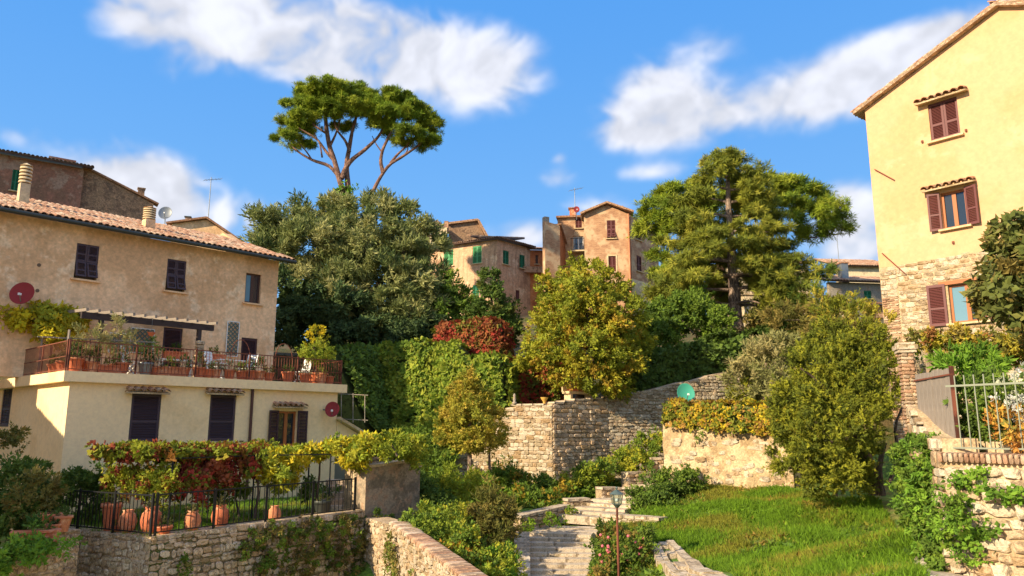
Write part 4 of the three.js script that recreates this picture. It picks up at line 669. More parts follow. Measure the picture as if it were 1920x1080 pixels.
{ // roofs behind the stucco house
  const f = frame(P(812, 430, 72).setY(0), 1, -.12), root = thing('roof_house', 'brown rubble house showing its upper wall above the stucco house roof', 'house', f.o.clone().setY(EYE + 12)), a = onFace(f, 842, 422), b = onFace(f, 896, 415), c = onFace(f, 912, 450), y0 = EYE + 11;
  face(root, f, [[a.x, y0], [c.x, y0], [c.x, c.y], [b.x, b.y], [a.x, a.y]], [], M.brownrubble, .4); onWall(root, 'roof', new MB().bar(V(a.x - .2, a.y + .1, 0), V(b.x, b.y + .12, 0), 3, .2).bar(V(b.x, b.y + .12, 0), V(c.x + .2, c.y + .1, 0), 3, .2).geo(), M.tiles[1], f, 0, 0, -1.2);
  const g = frame(P(790, 430, 70).setY(0), 1, 0), r2 = thing('turret_house', 'small house with a pointed tile roof beside the holm oak top', 'house', g.o.clone().setY(EYE + 12)), p0 = onFace(g, 795, 426), p1 = onFace(g, 838, 426), ps = onFace(g, 806, 408), pm = (p0.x + p1.x) / 2;
  const tw = rectOn(g, 800, 434, 812, 441); face(r2, g, [[p0.x, y0], [p1.x, y0], [p1.x, p1.y], [p0.x, p0.y]], [tw], M.palestucco, .3); addWindow(r2, g, tw, 'glass', { fm: M.white }); const cone = part('roof', new THREE.ConeGeometry((p1.x - p0.x) * .75, ps.y - p0.y + .2, 4), M.tiles[2], r2, toWorld(g, pm, (p0.y + ps.y) / 2 + .05, -1.2).sub(r2.position)); cone.rotation.y = .78;
  part('chimney', boxGeo(.4, 1, .4), M.brick[1], r2, toWorld(g, p1.x - .1, p1.y + .2, -.5).sub(r2.position));
}
{ // houses seen under and beside the black pine
  const f = frame(P(1330, 560, 58).setY(0), 1, -.05), root = thing('pale_house', 'long pale plastered house half hidden behind the black pine', 'house', f.o.clone().setY(EYE + 6)), w = onFace(f, 1520, 560).x, y = onFace(f, 1430, 496).y, y0 = EYE + 5; const ws = [rectOn(f, 1396, 566, 1408, 590), rectOn(f, 1420, 566, 1432, 590), rectOn(f, 1342, 548, 1353, 566)];
  face(root, f, [[0, y0], [w, y0], [w, y], [0, y]], ws, M.palestucco, .3); addWindow(root, f, ws[0], 'shut', { sm: M.greyMetal }); addWindow(root, f, ws[1], 'shut', { sm: M.shutterDark }); addWindow(root, f, ws[2], 'shut', { sm: M.shutterDark }); roofAt(root, f, { x0: -.3, x1: w + .3, y: y + .05, zo: .4, run: 5, pitch: .3, seed: 35 }); onWall(root, 'string_course', boxGeo(w, .12, .1), M.mortarLight, f, w / 2, onFace(f, 1400, 552).y, .06);
  const g = frame(P(1556, 560, 52).setY(0), 1, -.15), r2 = thing('grey_house', 'grey plastered house with a tiled roof left of the yellow house', 'house', g.o.clone().setY(EYE + 6)), w2 = onFace(g, 1690, 560).x, yy = onFace(g, 1600, 530).y; const gw2 = [rectOn(g, 1620, 545, 1634, 560)];
  face(r2, g, [[0, y0], [w2, y0], [w2, yy], [0, yy]], gw2, M.greystucco, .3); addWindow(r2, g, gw2[0], 'shut', { sm: M.shutterGreen }); roofAt(r2, g, { x0: -.3, x1: w2, y: yy + .04, zo: .4, run: 3, pitch: .3, seed: 36 });
  const ch = sub(r2, 'chimney', g, onFace(g, 1594, 515).x, yy, -.8); part('stack', boxGeo(.5, 1.6, .5), M.greyMetal, ch, V(0, .7, 0)); part('chimney_cap', boxGeo(.6, .08, .6), M.tiles[0], ch, V(0, 1.54, 0));
  const k = frame(P(1570, 510, 62).setY(0), 1, -.1), r3 = thing('far_house', 'white far house under an orange tile roof left of the yellow house', 'house', k.o.clone().setY(EYE + 8)), w3 = onFace(k, 1680, 510).x, y3 = onFace(k, 1620, 500).y; face(r3, k, [[0, EYE + 7], [w3, EYE + 7], [w3, y3], [0, y3]], [], M.palestucco, .3); roofAt(r3, k, { x0: -.3, x1: w3, y: y3, zo: .4, run: 3.4, pitch: .34, seed: 37 }); antenna(r3, k, onFace(k, 1585, 490).x, y3 + .5, -1, 2.6);
  const c = frame(P(1520, 590, 46).setY(0), 1, -.12), r4 = thing('cream_shed', 'low cream wall with a small brick lean-to behind the yew', 'shed', c.o.clone().setY(EYE + 4)), w4 = onFace(c, 1690, 590).x, y4 = onFace(c, 1600, 562).y; face(r4, c, [[0, EYE + 3.5], [w4, EYE + 3.5], [w4, y4 - .4], [0, y4]], [], M.cream, .3); const q = onFace(c, 1640, 585); onWall(r4, 'brick_panel', boxGeo(1.1, .8, .3), M.brick[0], c, q.x, q.y, .2); onWall(r4, 'shed_roof', boxGeo(1.4, .1, .8), M.tiles[2], c, q.x, q.y + .5, .4, [.2, 0, 0]);
}
{ // upper-left buildings
  const f = frame(P(0, 340, 44).setY(0), .80, -.60), root = thing('palazzo', 'tall faded red stucco building rising behind the tan house roof', 'house', f.o.clone().setY(EYE + 8)), w = onFace(f, 155, 340).x, y = onFace(f, 155, 316).y, y0 = EYE + 6; const gw = [rectOn(f, 22, 318, 36, 358)];
  face(root, f, [[-7, y0], [w, y0], [w, y], [-7, y]], gw, M.redstucco, .4); addWindow(root, f, gw[0], 'shut', { sm: M.shutterGreen }); roofAt(root, f, { x0: -7.3, x1: w + .5, y: y + .05, zo: .6, run: 5, pitch: .22, seed: 38 });
  for (const [a, b] of [[20, 68], [92, 142]]) { const p = onFace(f, a, 290), q = onFace(f, b, 308); onWall(root, 'cornice', boxGeo(Math.abs(q.x - p.x), .12, .1), M.redstucco, f, (p.x + q.x) / 2, (p.y + q.y) / 2, .06); }
  const rF = frame(toWorld(f, w, 0, -.5), .86, -.5), a = onFace(rF, 166, 318), b = onFace(rF, 288, 382), r2 = thing('gable_house', 'plain brown rubble gable stepping down behind the tan house', 'house', rF.o.clone().setY(EYE + 8)); face(r2, rF, [[.02, y0], [b.x, y0], [b.x, b.y], [a.x, a.y], [.02, a.y]], [], M.brownrubble, .4); onWall(r2, 'roof', new MB().bar(V(-.05, a.y + .06, 0), V(a.x, a.y + .06, 0), .7, .1).bar(V(a.x, a.y + .06, 0), V(b.x + .3, b.y, 0), .7, .12).geo(), M.tiles[2], rF, 0, 0, -.2);
  const c = onFace(rF, 265, 368); const ch = sub(r2, 'chimney', rF, c.x, c.y - .3, -.6); part('stack', boxGeo(.4, 1.1, .4), M.brownrubble, ch, V(0, .4, 0)); part('chimney_cap', boxGeo(.5, .06, .5), M.tiles[3], ch, V(0, .98, 0));
  const g = frame(P(325, 430, 48).setY(0), .97, -.25), p0 = onFace(g, 322, 420), p1 = onFace(g, 388, 412), p2 = onFace(g, 450, 455), r3 = thing('gable_house', 'low tan gable with a television mast behind the tan house roof', 'house', g.o.clone().setY(EYE + 6)); face(r3, g, [[p0.x, y0 - 1], [p2.x, y0 - 1], [p2.x, p2.y], [p1.x, p1.y], [p0.x, p0.y]], [], M.tan, .4); onWall(r3, 'roof', new MB().bar(V(p0.x - .3, p0.y, 0), V(p1.x, p1.y + .1, 0), 1.2, .12).bar(V(p1.x, p1.y + .1, 0), V(p2.x + .2, p2.y, 0), 1.2, .12).geo(), M.tiles[2], g, 0, 0, -.3);
  antenna(r3, g, p1.x, p1.y, -.5, 3.1, 6); const c3 = sub(r3, 'chimney', g, onFace(g, 349, 418).x, onFace(g, 349, 418).y - .1, -.6); part('stack', boxGeo(.3, .7, .3), M.greystucco, c3, V(0, .25, 0)); part('chimney_cap', boxGeo(.42, .08, .42), M.gutter, c3, V(0, .64, 0));
}
dish('satellite_dish', 'grey satellite dish standing behind the louvred brick-footed chimney', P(310, 400, 42), .38, M.greyMetal, V(.3, .25, 1), V(0, -1.2, -.1));
{ // the street's sunlit houses on its right side, behind the viewpoint: their light fills the shade of the garden fronts
  [['ochre plastered street house facing the sun across the street', -6, 9.5, 10, M.yellow], ['cream plastered street house beside the ochre one', 3.8, 9, 8.5, M.palestucco], ['tan plastered street house at the lower end of the street', 13.1, 10, 11, M.cream]].forEach(([lab, z0, w, h, m], i) => {
    const f = frame(V(13.5, 0, z0), 0, 1), root = thing('street_house', lab, 'house', f.o.clone().setY(2)), ws = []; for (let k = 0; k < 3; k++) for (let j = 0; j < 3; j++) ws.push({ x: 1.6 + k * (w - 3.2) / 2, y: 4.4 + j * 2.7, w: .9, h: 1.4 });
    const ok = ws.filter((q) => q.y + .8 < h + 1.5); face(root, f, [[0, 1], [w, 1], [w, h + 2], [0, h + 2]], ok, m, .4); ok.forEach((q) => addWindow(root, f, q, 'shut', { sm: i % 2 ? M.shutterGreen : M.shutterRed })); tiledRoof(root, f, { x0: -.1, x1: w + .1, y: h + 2.05, zo: .4, run: 5, pitch: .3, seed: 60 + i });
  });
}
{ // a neighbouring house to the left, outside the picture, whose shade falls over the garden's left end
  const f = frame(V(-18.5, 0, -7.5), -.2, -.98), root = thing('neighbour_house', 'tan plastered neighbouring house beyond the end of the garden', 'house', f.o.clone().setY(EYE - 4)), T = EYE + 4.3;
  face(root, f, [[0, EYE - 4.5], [18, EYE - 4.5], [18, T], [0, T]], [], M.tan, .4); tiledRoof(root, f, { x0: -.2, x1: 18.2, y: T + .03, zo: .3, run: 4, pitch: .25, seed: 40 });
}

// ---------------------------------------------------------------- things on the terrace
function railing(name, label, a, b, h, spacing, m, { posts = 1.8, bar = .014, mid, group, barM, tall = 0 } = {}) {   // bars between two rails; a, b at the foot
  const t = thing(name, label, 'railing', a, 0, group), d = b.clone().sub(a), L = d.length(), r = Math.atan2(-d.z, d.x), at = (s, y) => d.clone().multiplyScalar(s / L).add(V(0, y, 0));
  const bg = boxGeo(bar, h + tall - .06, bar), n = Math.round(L / spacing); part('top_rail', barGeo(at(0, h), at(L, h), .03, .03), m, t); part('bottom_rail', barGeo(at(0, .07), at(L, .07), .025, .025), m, t); if (mid) part('middle_rail', barGeo(at(0, h * mid), at(L, h * mid), .02, .02), m, t);
  for (let i = 1; i < n; i++) part('bar', bg, barM || m, t, at(L * i / n, (h + tall) / 2 + .03), [0, r, 0]);
  if (posts) { const k = Math.max(1, Math.round(L / posts)), pg = boxGeo(.045, h + .05, .045); for (let i = 0; i <= k; i++) part('post', pg, m, t, at(L * i / k, (h + .05) / 2), [0, r, 0]); } return t;
}
const tP = (x, z, y = 0) => toWorld(aF, x, TERR + y, z);
railing('terrace_railing', 'rusty red railing along the front of the roof terrace', tP(-.1, .02), tP(aW + .1, .02), .88, .11, M.rust, { mid: .5 });
railing('terrace_railing', 'rusty red railing on the left side of the roof terrace', tP(-.12, -.08), tP(-.12, -4.4), .88, .11, M.rust, { mid: .5 });
railing('terrace_railing', 'rusty red railing on the right end of the roof terrace', tP(aW + .12, -.08), tP(aW + .12, -4.4), .88, .11, M.rust, { mid: .5 });
// pots: builders of several forms, each with its plant
const potForms = { tub: [[.13, 0], [.19, .30], [.215, .30], [.215, .36], [.185, .36], [.17, .31], [.001, .30]], bowl: [[.10, 0], [.20, .18], [.22, .20], [.20, .23], [.17, .2], [.001, .19]], tall: [[.10, 0], [.16, .42], [.185, .43], [.185, .5], [.155, .5], [.14, .44], [.001, .43]], jar: [[.11, 0], [.2, .14], [.235, .3], [.20, .46], [.13, .54], [.155, .6], [.125, .6], [.10, .54], [.001, .52]] };
const potGeo = Object.fromEntries(Object.entries(potForms).map(([k, v]) => [k, lathe(v, 18)]));
const tuftGeos = {};
function tuft(kind, seed, n, r, h, size) {   // a small pot plant as one leafy mesh with its leaf colours
  const key = kind + seed; if (tuftGeos[key]) return tuftGeos[key]; const R = rngOf(seed * 53 + 1), gs = [], cols = PAL[kind];
  for (let i = 0; i < n; i++) { const d = rdir(R), g = (seed % 2 ? G.slim : G.broad)[i % 2].clone(), c = cols[Math.floor(R() * cols.length)], arr = new Float32Array(g.attributes.position.count * 3); for (let k = 0; k < arr.length; k += 3) { arr[k] = c[0]; arr[k + 1] = c[1]; arr[k + 2] = c[2]; } g.setAttribute('color', new THREE.BufferAttribute(arr, 3)); const m = new THREE.Matrix4().compose(V(d.x * r * R(), Math.abs(d.y) * h, d.z * r * R()), new THREE.Quaternion().setFromUnitVectors(V(0, 1, 0), V(d.x, Math.abs(d.y) + .6, d.z).normalize()), V(size, size, size)); g.applyMatrix4(m); gs.push(g); }
  return tuftGeos[key] = mergeGeometries(gs);
}
M.potleaf = leafMat(.75, .3); M.potleaf.vertexColors = true;
function pot(label, form, pos, s, m, leaf, group, turn = 0) {
  const t = thing('flower_pot', label, 'flower pot', pos, turn, group); if (form === 'box') part('planter', new MB().box(.75, .24, .26, 0, .12, 0).box(.8, .04, .31, 0, .245, 0).geo(), m, t).scale.setScalar(s); else part('pot', potGeo[form], m, t).scale.setScalar(s);
  if (leaf) { const tp = form === 'box' ? .26 : potForms[form].at(-1)[1]; const p = part('plant', tuft(...leaf), M.potleaf, t, V(0, tp * s, 0)); stuffPart(p); } return t;
}
{
  let potNo = 0; const R = rngOf(808), kinds = [['green', 3, 16, .16, .22, .16], ['olive', 5, 14, .2, .3, .18], ['lime', 4, 16, .2, .25, .16], ['deep', 6, 18, .2, .35, .17], ['rose', 7, 16, .22, .4, .2], ['autumn', 8, 14, .18, .22, .15]];
  const looks = ['terracotta pot with a small leafy plant on the terrace edge', 'terracotta pot of grey-green herbs on the terrace edge', 'terracotta pot with a bright lime plant on the terrace edge', 'terracotta pot with a dark bushy plant on the terrace edge', 'terracotta pot with a tall thin plant on the terrace edge', 'terracotta pot with an autumn-coloured plant on the terrace edge'];
  // front row along the railing, measured in picture columns
  [[62, 'tub', 1], [80, 'tub', 1.1], [95, 'tub', 1], [138, 'tub', 1.15], [172, 'tub', .9], [205, 'box', 1], [228, 'tub', 1], [290, 'tub', .8], [318, 'box', 1.2], [345, 'tub', .9], [372, 'tub', 1], [388, 'tub', .9], [404, 'tub', .9], [430, 'tub', .95], [452, 'tub', .9], [468, 'tub', 1], [486, 'tub', 1], [504, 'tub', .9], [540, 'tub', 1.1], [572, 'tub', 1], [602, 'tub', 1.15], [618, 'tub', .9]].forEach(([px, form, s], i) => {
    const z = -.28 - R() * .12, x = onFace(aF, px, 705, z).x, k = i % 6; if (x < .1 || x > aW - .1) { const q = onFace(aF, px, 705, -1.5); pot('terracotta tub by the left side railing of the terrace, ' + ['1st', '2nd', '3rd', '4th'][i] + ' from the front', form, tP(.25, -.7 - i * .8), s, M.terracotta, kinds[k], 'tubs by the left terrace railing'); return; }
    pot(form === 'box' ? (i < 6 ? 'long terracotta trough on the terrace near the small olive trees' : 'long terracotta trough full of leaves on the terrace edge') : looks[k] + ', ' + ((n) => n + (n % 10 === 1 && n !== 11 ? 'st' : n % 10 === 2 && n !== 12 ? 'nd' : n % 10 === 3 && n !== 13 ? 'rd' : 'th'))(++potNo) + ' from the side railing', form, tP(x, z), s, i % 4 ? M.terracotta : M.terracottaPale, kinds[k], form === 'box' ? undefined : 'pots along the terrace edge', aF.r);
  });
  pot('dark grey plastic pot among the terracotta on the terrace', 'tub', tP(onFace(aF, 272, 700, -.3).x, -.3), 1.1, M.greyMetal, kinds[3]);
  pot('terracotta trough on a shelf in front of the tan house door', 'box', tP(onFace(aF, 330, 660, -2.4).x, -2.4, .75), 1, M.terracotta, kinds[0], undefined, aF.r);
  pot('terracotta trough with flowers beside the stone-clad post', 'box', tP(onFace(aF, 400, 665, -2).x, -2, .7), 1.1, M.terracotta, kinds[5], undefined, aF.r);
  for (const [px, z, lab] of [[330, -2.4, 'low white shelf bench in front of the house door'], [400, -2, 'low white shelf bench beside the stone-clad post']]) { const t = thing('plant_bench', lab, 'bench', tP(onFace(aF, px, 660, z).x, z), aF.r); part('bench_top', boxGeo(1.1, .04, .35), M.white, t, V(0, (z < -2.2 ? .75 : .7) - .022, 0)); for (const s of [-1, 1]) part('leg', boxGeo(.05, z < -2.2 ? .7 : .65, .3), M.white, t, V(s * .5, .34, 0)); }
  // small trees in tubs
  const bush = (px, py, rx, ry, z, pal, label, geo, n = 55, size = .16, pots = 1) => { const q = onFace(aF, px, py, z), base = tP(q.x, z), top = toWorld(aF, q.x, q.y, z); const sc = 24 / F; pot('tub holding the ' + label.split(' ').slice(0, 3).join(' ').replace(' in', ''), 'tub', base, pots, M.terracotta); const t = thing('potted_tree', label, 'plant', base.clone().add(V(0, .3 * pots, 0))); part('trunk', limbGeo([V(0, 0, 0), V(.03, .3, 0), V(-.02, top.y - base.y - .25, 0)], .03, .015, 6), M.bark, t); foliage(t, 'crown', [{ c: top, r: [rx * sc, ry * sc, rx * sc] }], { pal, geo, dens: n, size, clump: .18, seed: px, fill: .4 }); };
  bush(170, 640, 26, 26, -.6, PAL.olive, 'round olive tree in a tub on the terrace', G.slim); bush(225, 635, 26, 34, -.9, PAL.olive, 'taller olive tree in a tub on the terrace', G.slim, 45); bush(140, 655, 16, 24, -.7, PAL.moss, 'thin straggly shrub in a tub on the terrace', G.slim, 40); bush(280, 655, 16, 16, -.8, PAL.deep, 'small dark shrub in a tub on the terrace', G.slim, 60);
  bush(592, 660, 38, 24, -.6, PAL.lime, 'spreading yellow-green shrub in a tub at the terrace end', G.broad, 60, .17, 1.2); bush(590, 632, 18, 22, -.9, PAL.yellow, 'pointed golden shrub in a tub at the terrace end', G.broad, 60, .15); 
  // white folding chairs, table, lounger
  function chair(px, z, turn, label) { const t = thing('garden_chair', label, 'chair', tP(onFace(aF, px, 690, z).x, z), aF.r + turn); for (const s of [-1, 1]) { part('leg', barGeo(V(s * .2, 0, .22), V(s * .2, .44, -.18), .035), M.white, t); part('leg', barGeo(V(s * .17, 0, -.22), V(s * .17, .44, .2), .035), M.white, t); part('back_post', barGeo(V(s * .2, .42, -.18), V(s * .2, .98, -.34), .035), M.white, t); } for (let i = 0; i < 5; i++) part('seat_slat', boxGeo(.42, .02, .07), M.white, t, V(0, .45, -.17 + i * .09)); for (let i = 0; i < 5; i++) part('back_slat', boxGeo(.42, .085, .02), M.white, t, V(0, .55 + i * .1, -.225 - i * .028), [-.28, 0, 0]); }
  chair(403, -.9, .5, 'white slatted folding chair left of the terrace table'); chair(462, -.9, -1.2, 'white slatted folding chair right of the terrace table'); chair(566, -.8, -1.4, 'white slatted chair alone at the terrace end'); chair(245, -.9, .9, 'white slatted chair among the potted olives'); 
  const tb = thing('garden_table', 'white garden table between the folding chairs', 'table', tP(onFace(aF, 432, 690, -1.3).x, -1.3), aF.r); part('table_top', boxGeo(1.1, .035, .7), M.white, tb, V(0, .73, 0)); for (const x of [-.48, .48]) for (const z of [-.28, .28]) part('leg', boxGeo(.04, .712, .04), M.white, tb, V(x, .356, z));
  // pergola
  const pg = thing('terrace_pergola', 'dark timber pergola with pale rafters against the tan house', 'pergola', tP(0, -1.6)), pL = onFace(aF, 152, 592, -1.6), pR = onFace(aF, 400, 614, -1.6), bY = (pL.y + pR.y) / 2;
  const o = pg.position; part('front_beam', barGeo(toWorld(aF, pL.x, bY, -1.6).sub(o), toWorld(aF, pR.x, bY, -1.6).sub(o), .12, .2), M.woodBeam, pg);
  for (let i = 0; i <= 12; i++) { const x = lerp(pL.x + .05, pR.x - .05, i / 12); part('rafter', barGeo(toWorld(aF, x, bY + .145, -1.25).sub(o), toWorld(aF, x, bY + .3, -3.98).sub(o), .07, .09), M.wood, pg); }
  for (const px of [186, 372]) { const x = onFace(aF, px, 640, -1.6).x; part('post', boxGeo(.13, bY - TERR - .1, .13), M.woodBeam, pg, toWorld(aF, x, (bY - .1 + TERR) / 2, -1.6).sub(o), [0, aF.r, 0]); }
  const sx = onFace(aF, 372, 650, -1.5).x; const sp = thing('stone_post', 'narrow stone-clad post under the pergola end', 'post', tP(sx, -1.36), aF.r); layStones(sp, { x0: -.13, x1: .13, y0: 0, top: () => 1.35, course: [.09, .14], width: [.13, .26], mats: M.stoneWarm, proud: .1, seed: 41, z: -.02 }); part('post_core', boxGeo(.26, 1.35, .1), M.mortar, sp, V(0, .675, -.07));
  // lattice panels
  for (const [x0, y0, x1, y1, lab] of [[425, 603, 447, 668, 'tall narrow diamond lattice panel on the tan house wall'], [244, 616, 288, 662, 'wide diamond lattice panel under the terrace pergola'], [205, 625, 243, 662, 'diamond lattice panel behind the potted olives']]) {
    const r = rectOn(hF, x0, y0, x1, y1, .06), t = thing('lattice_panel', lab, 'trellis', toWorld(hF, r.x, r.y - r.h / 2, .06), hF.r); part('frame', new MB().box(.03, r.h, .03, -r.w / 2, r.h / 2, 0).box(.03, r.h, .03, r.w / 2, r.h / 2, 0).box(r.w, .03, .03, 0, 0, 0).box(r.w, .03, .03, 0, r.h, 0).geo(), M.white, t);
    const s = .17; for (const k of [-1, 1]) for (let c = -r.h - r.w; c < r.h + r.w; c += s) { const pts = []; const f = (x) => k * x + c; for (const x of [-r.w / 2, r.w / 2]) { const y = f(x); if (y >= 0 && y <= r.h) pts.push(V(x, y, k * .008)); } for (const y of [0, r.h]) { const x = k * (y - c); if (x > -r.w / 2 && x < r.w / 2) pts.push(V(x, y, k * .008)); } if (pts.length > 1 && pts[0].distanceTo(pts[1]) > .08) part('lath', barGeo(pts[0], pts[1], .012, .042), M.lampGreen, t); }
  }
  // rusty hoops and a hanging basket
  for (const [px, lab] of [[448, 'rusty iron hoop arch beside the maroon terrace door'], [530, 'rusty iron hoop arch at the terrace end']]) { const t = thing('garden_arch', lab, 'arch', tP(onFace(aF, px, 690, -1).x, -1), aF.r); part('hoop', new THREE.TubeGeometry(new THREE.CatmullRomCurve3([V(-.35, 0, 0), V(-.33, 1.0, 0), V(-.15, 1.42, 0), V(.12, 1.45, 0), V(.34, 1.15, 0), V(.38, 0, 0)]), 24, .014, 5), M.rust, t); }
  { const q = onFace(aF, 284, 622, -1.5), t = thing('hanging_pot', 'small terracotta pot hanging from the pergola beam', 'flower pot', toWorld(aF, q.x, q.y - .15, -1.5)); part('pot', potGeo.bowl, M.terracotta, t).scale.setScalar(.6); part('cord', boxGeo(.008, .55, .008), M.greyMetal, t, V(0, .36, 0)); }
  // left: clothes-drying slats
  const sl = thing('slat_frame', 'weathered slatted frame over the left terrace corner', 'frame', tP(-.1, -2)); for (let i = 0; i < 5; i++) part('slat', barGeo(toWorld(aF, -.2, TERR + 1.0 + i * .05, -.7 - i * .5).sub(sl.position), toWorld(aF, 2.6, TERR + 1.1 + i * .05, -.7 - i * .5).sub(sl.position), .05, .03), M.wood, sl); for (const z of [-.5, -2.9]) part('post', boxGeo(.05, 1.25, .05), M.wood, sl, toWorld(aF, 0, TERR + .62, z).sub(sl.position));
}
{ // yellow vine over the left end of the terrace
  const base = tP(.4, -3.4), bl = [[20, 595, 34, 24, 24.5], [75, 600, 40, 28, 24.6], [120, 605, 34, 26, 24.8], [60, 578, 22, 12, 24.8], [140, 595, 18, 12, 25], [95, 628, 22, 14, 24.2], [-30, 600, 40, 30, 24]].map((a) => B(...a, .7)); plant('vine', 'bright yellow vine spreading over the left end of the terrace', 'vine', base, bl, { pal: PAL.yellow, dens: 55, size: .24, clump: .3, seed: 51, geo: G.big }, [[[base, base.clone().add(V(.1, .9, .1)), P(80, 605, 24.6)], .05, .02]]);
}
// ---------------------------------------------------------------- garden: fence, jars, creeper pergola
railing('garden_fence', 'dark iron fence on the stone wall before the terracotta jars', gA.clone().setY(GY + .03), gB.clone().setY(GY + .03).add(V(-.06, 0, -.08)), .86, .13, M.iron, { posts: 1.3 });
railing('garden_fence', 'dark iron fence along the lawn edge above the mossy wall', gB.clone().setY(GY + .04).add(V(.02, 0, -.12)), gC.clone().setY(GY + .12).add(V(-.25, 0, .1)), .86, .13, M.iron, { posts: 1.3 });
{
  const jarLook = ['tall narrow terracotta jar with a plant behind the iron fence', 'round pale terracotta jar behind the iron fence', 'large round terracotta urn with grass at the fence corner', 'squat terracotta urn beside the lawn fence', 'terracotta urn on the lawn under the creeper', 'round terracotta urn near the fence in the lawn', 'dark planted pot by the far end of the lawn fence'];
  [[206, 992, 18.2, 'tall', 1.25, 1], [238, 994, 17.85, 'jar', .85, 0], [282, 996, 17.6, 'jar', 1.0, 1], [360, 990, 18.0, 'jar', .8, 1], [412, 983, 18.7, 'jar', .9, 1], [514, 978, 19.7, 'jar', .7, 0], [604, 965, 21, 'tub', 1.2, 1]].forEach(([px, py, d, form, s, lf], i) => { const p = P(px, py, d).setY(GY + .002); pot(jarLook[i], form, p, s, i === 6 ? M.gutter : i % 2 ? M.terracottaPale : M.terracotta, lf ? ['moss', 5 + i, 10, .14, .14, .14] : null); });
  const sp = pot('small white and red potted plant between the jars', 'bowl', P(218, 996, 18).setY(GY + .002), .7, M.terracotta, ['lime', 9, 8, .1, .1, .1]);
  pot('low terracotta saucer pot by the fence corner', 'bowl', P(308, 990, 17.5).setY(GY + .002), .9, M.terracotta, ['moss', 11, 8, .12, .08, .1]);
}
let shrub;
const perg = thing('garden_pergola', 'thin iron pergola frame carrying the red and yellow creeper', 'pergola', P(380, 960, 20).setY(GY));
{
  const o = perg.position, Q = (px, d, y) => { const p = P(px, 860, d); return V(p.x, GY + y, p.z).sub(o); }, H = 1.62;
  for (const [px, d] of [[325, 18.6], [205, 19.3], [395, 22.0], [478, 20.6], [580, 22.5], [620, 21.6]]) part('post', barGeo(Q(px, d, 0), Q(px, d, H), .035), M.iron, perg);
  for (const [a, b] of [[[205, 19.3], [325, 18.6]], [[325, 18.6], [478, 20.6]], [[205, 19.3], [395, 22]], [[395, 22], [580, 22.5]], [[478, 20.6], [620, 21.6]], [[580, 22.5], [690, 22]]]) part('beam', barGeo(Q(...a, H), Q(...b, H), .03, .03), M.iron, perg);
}
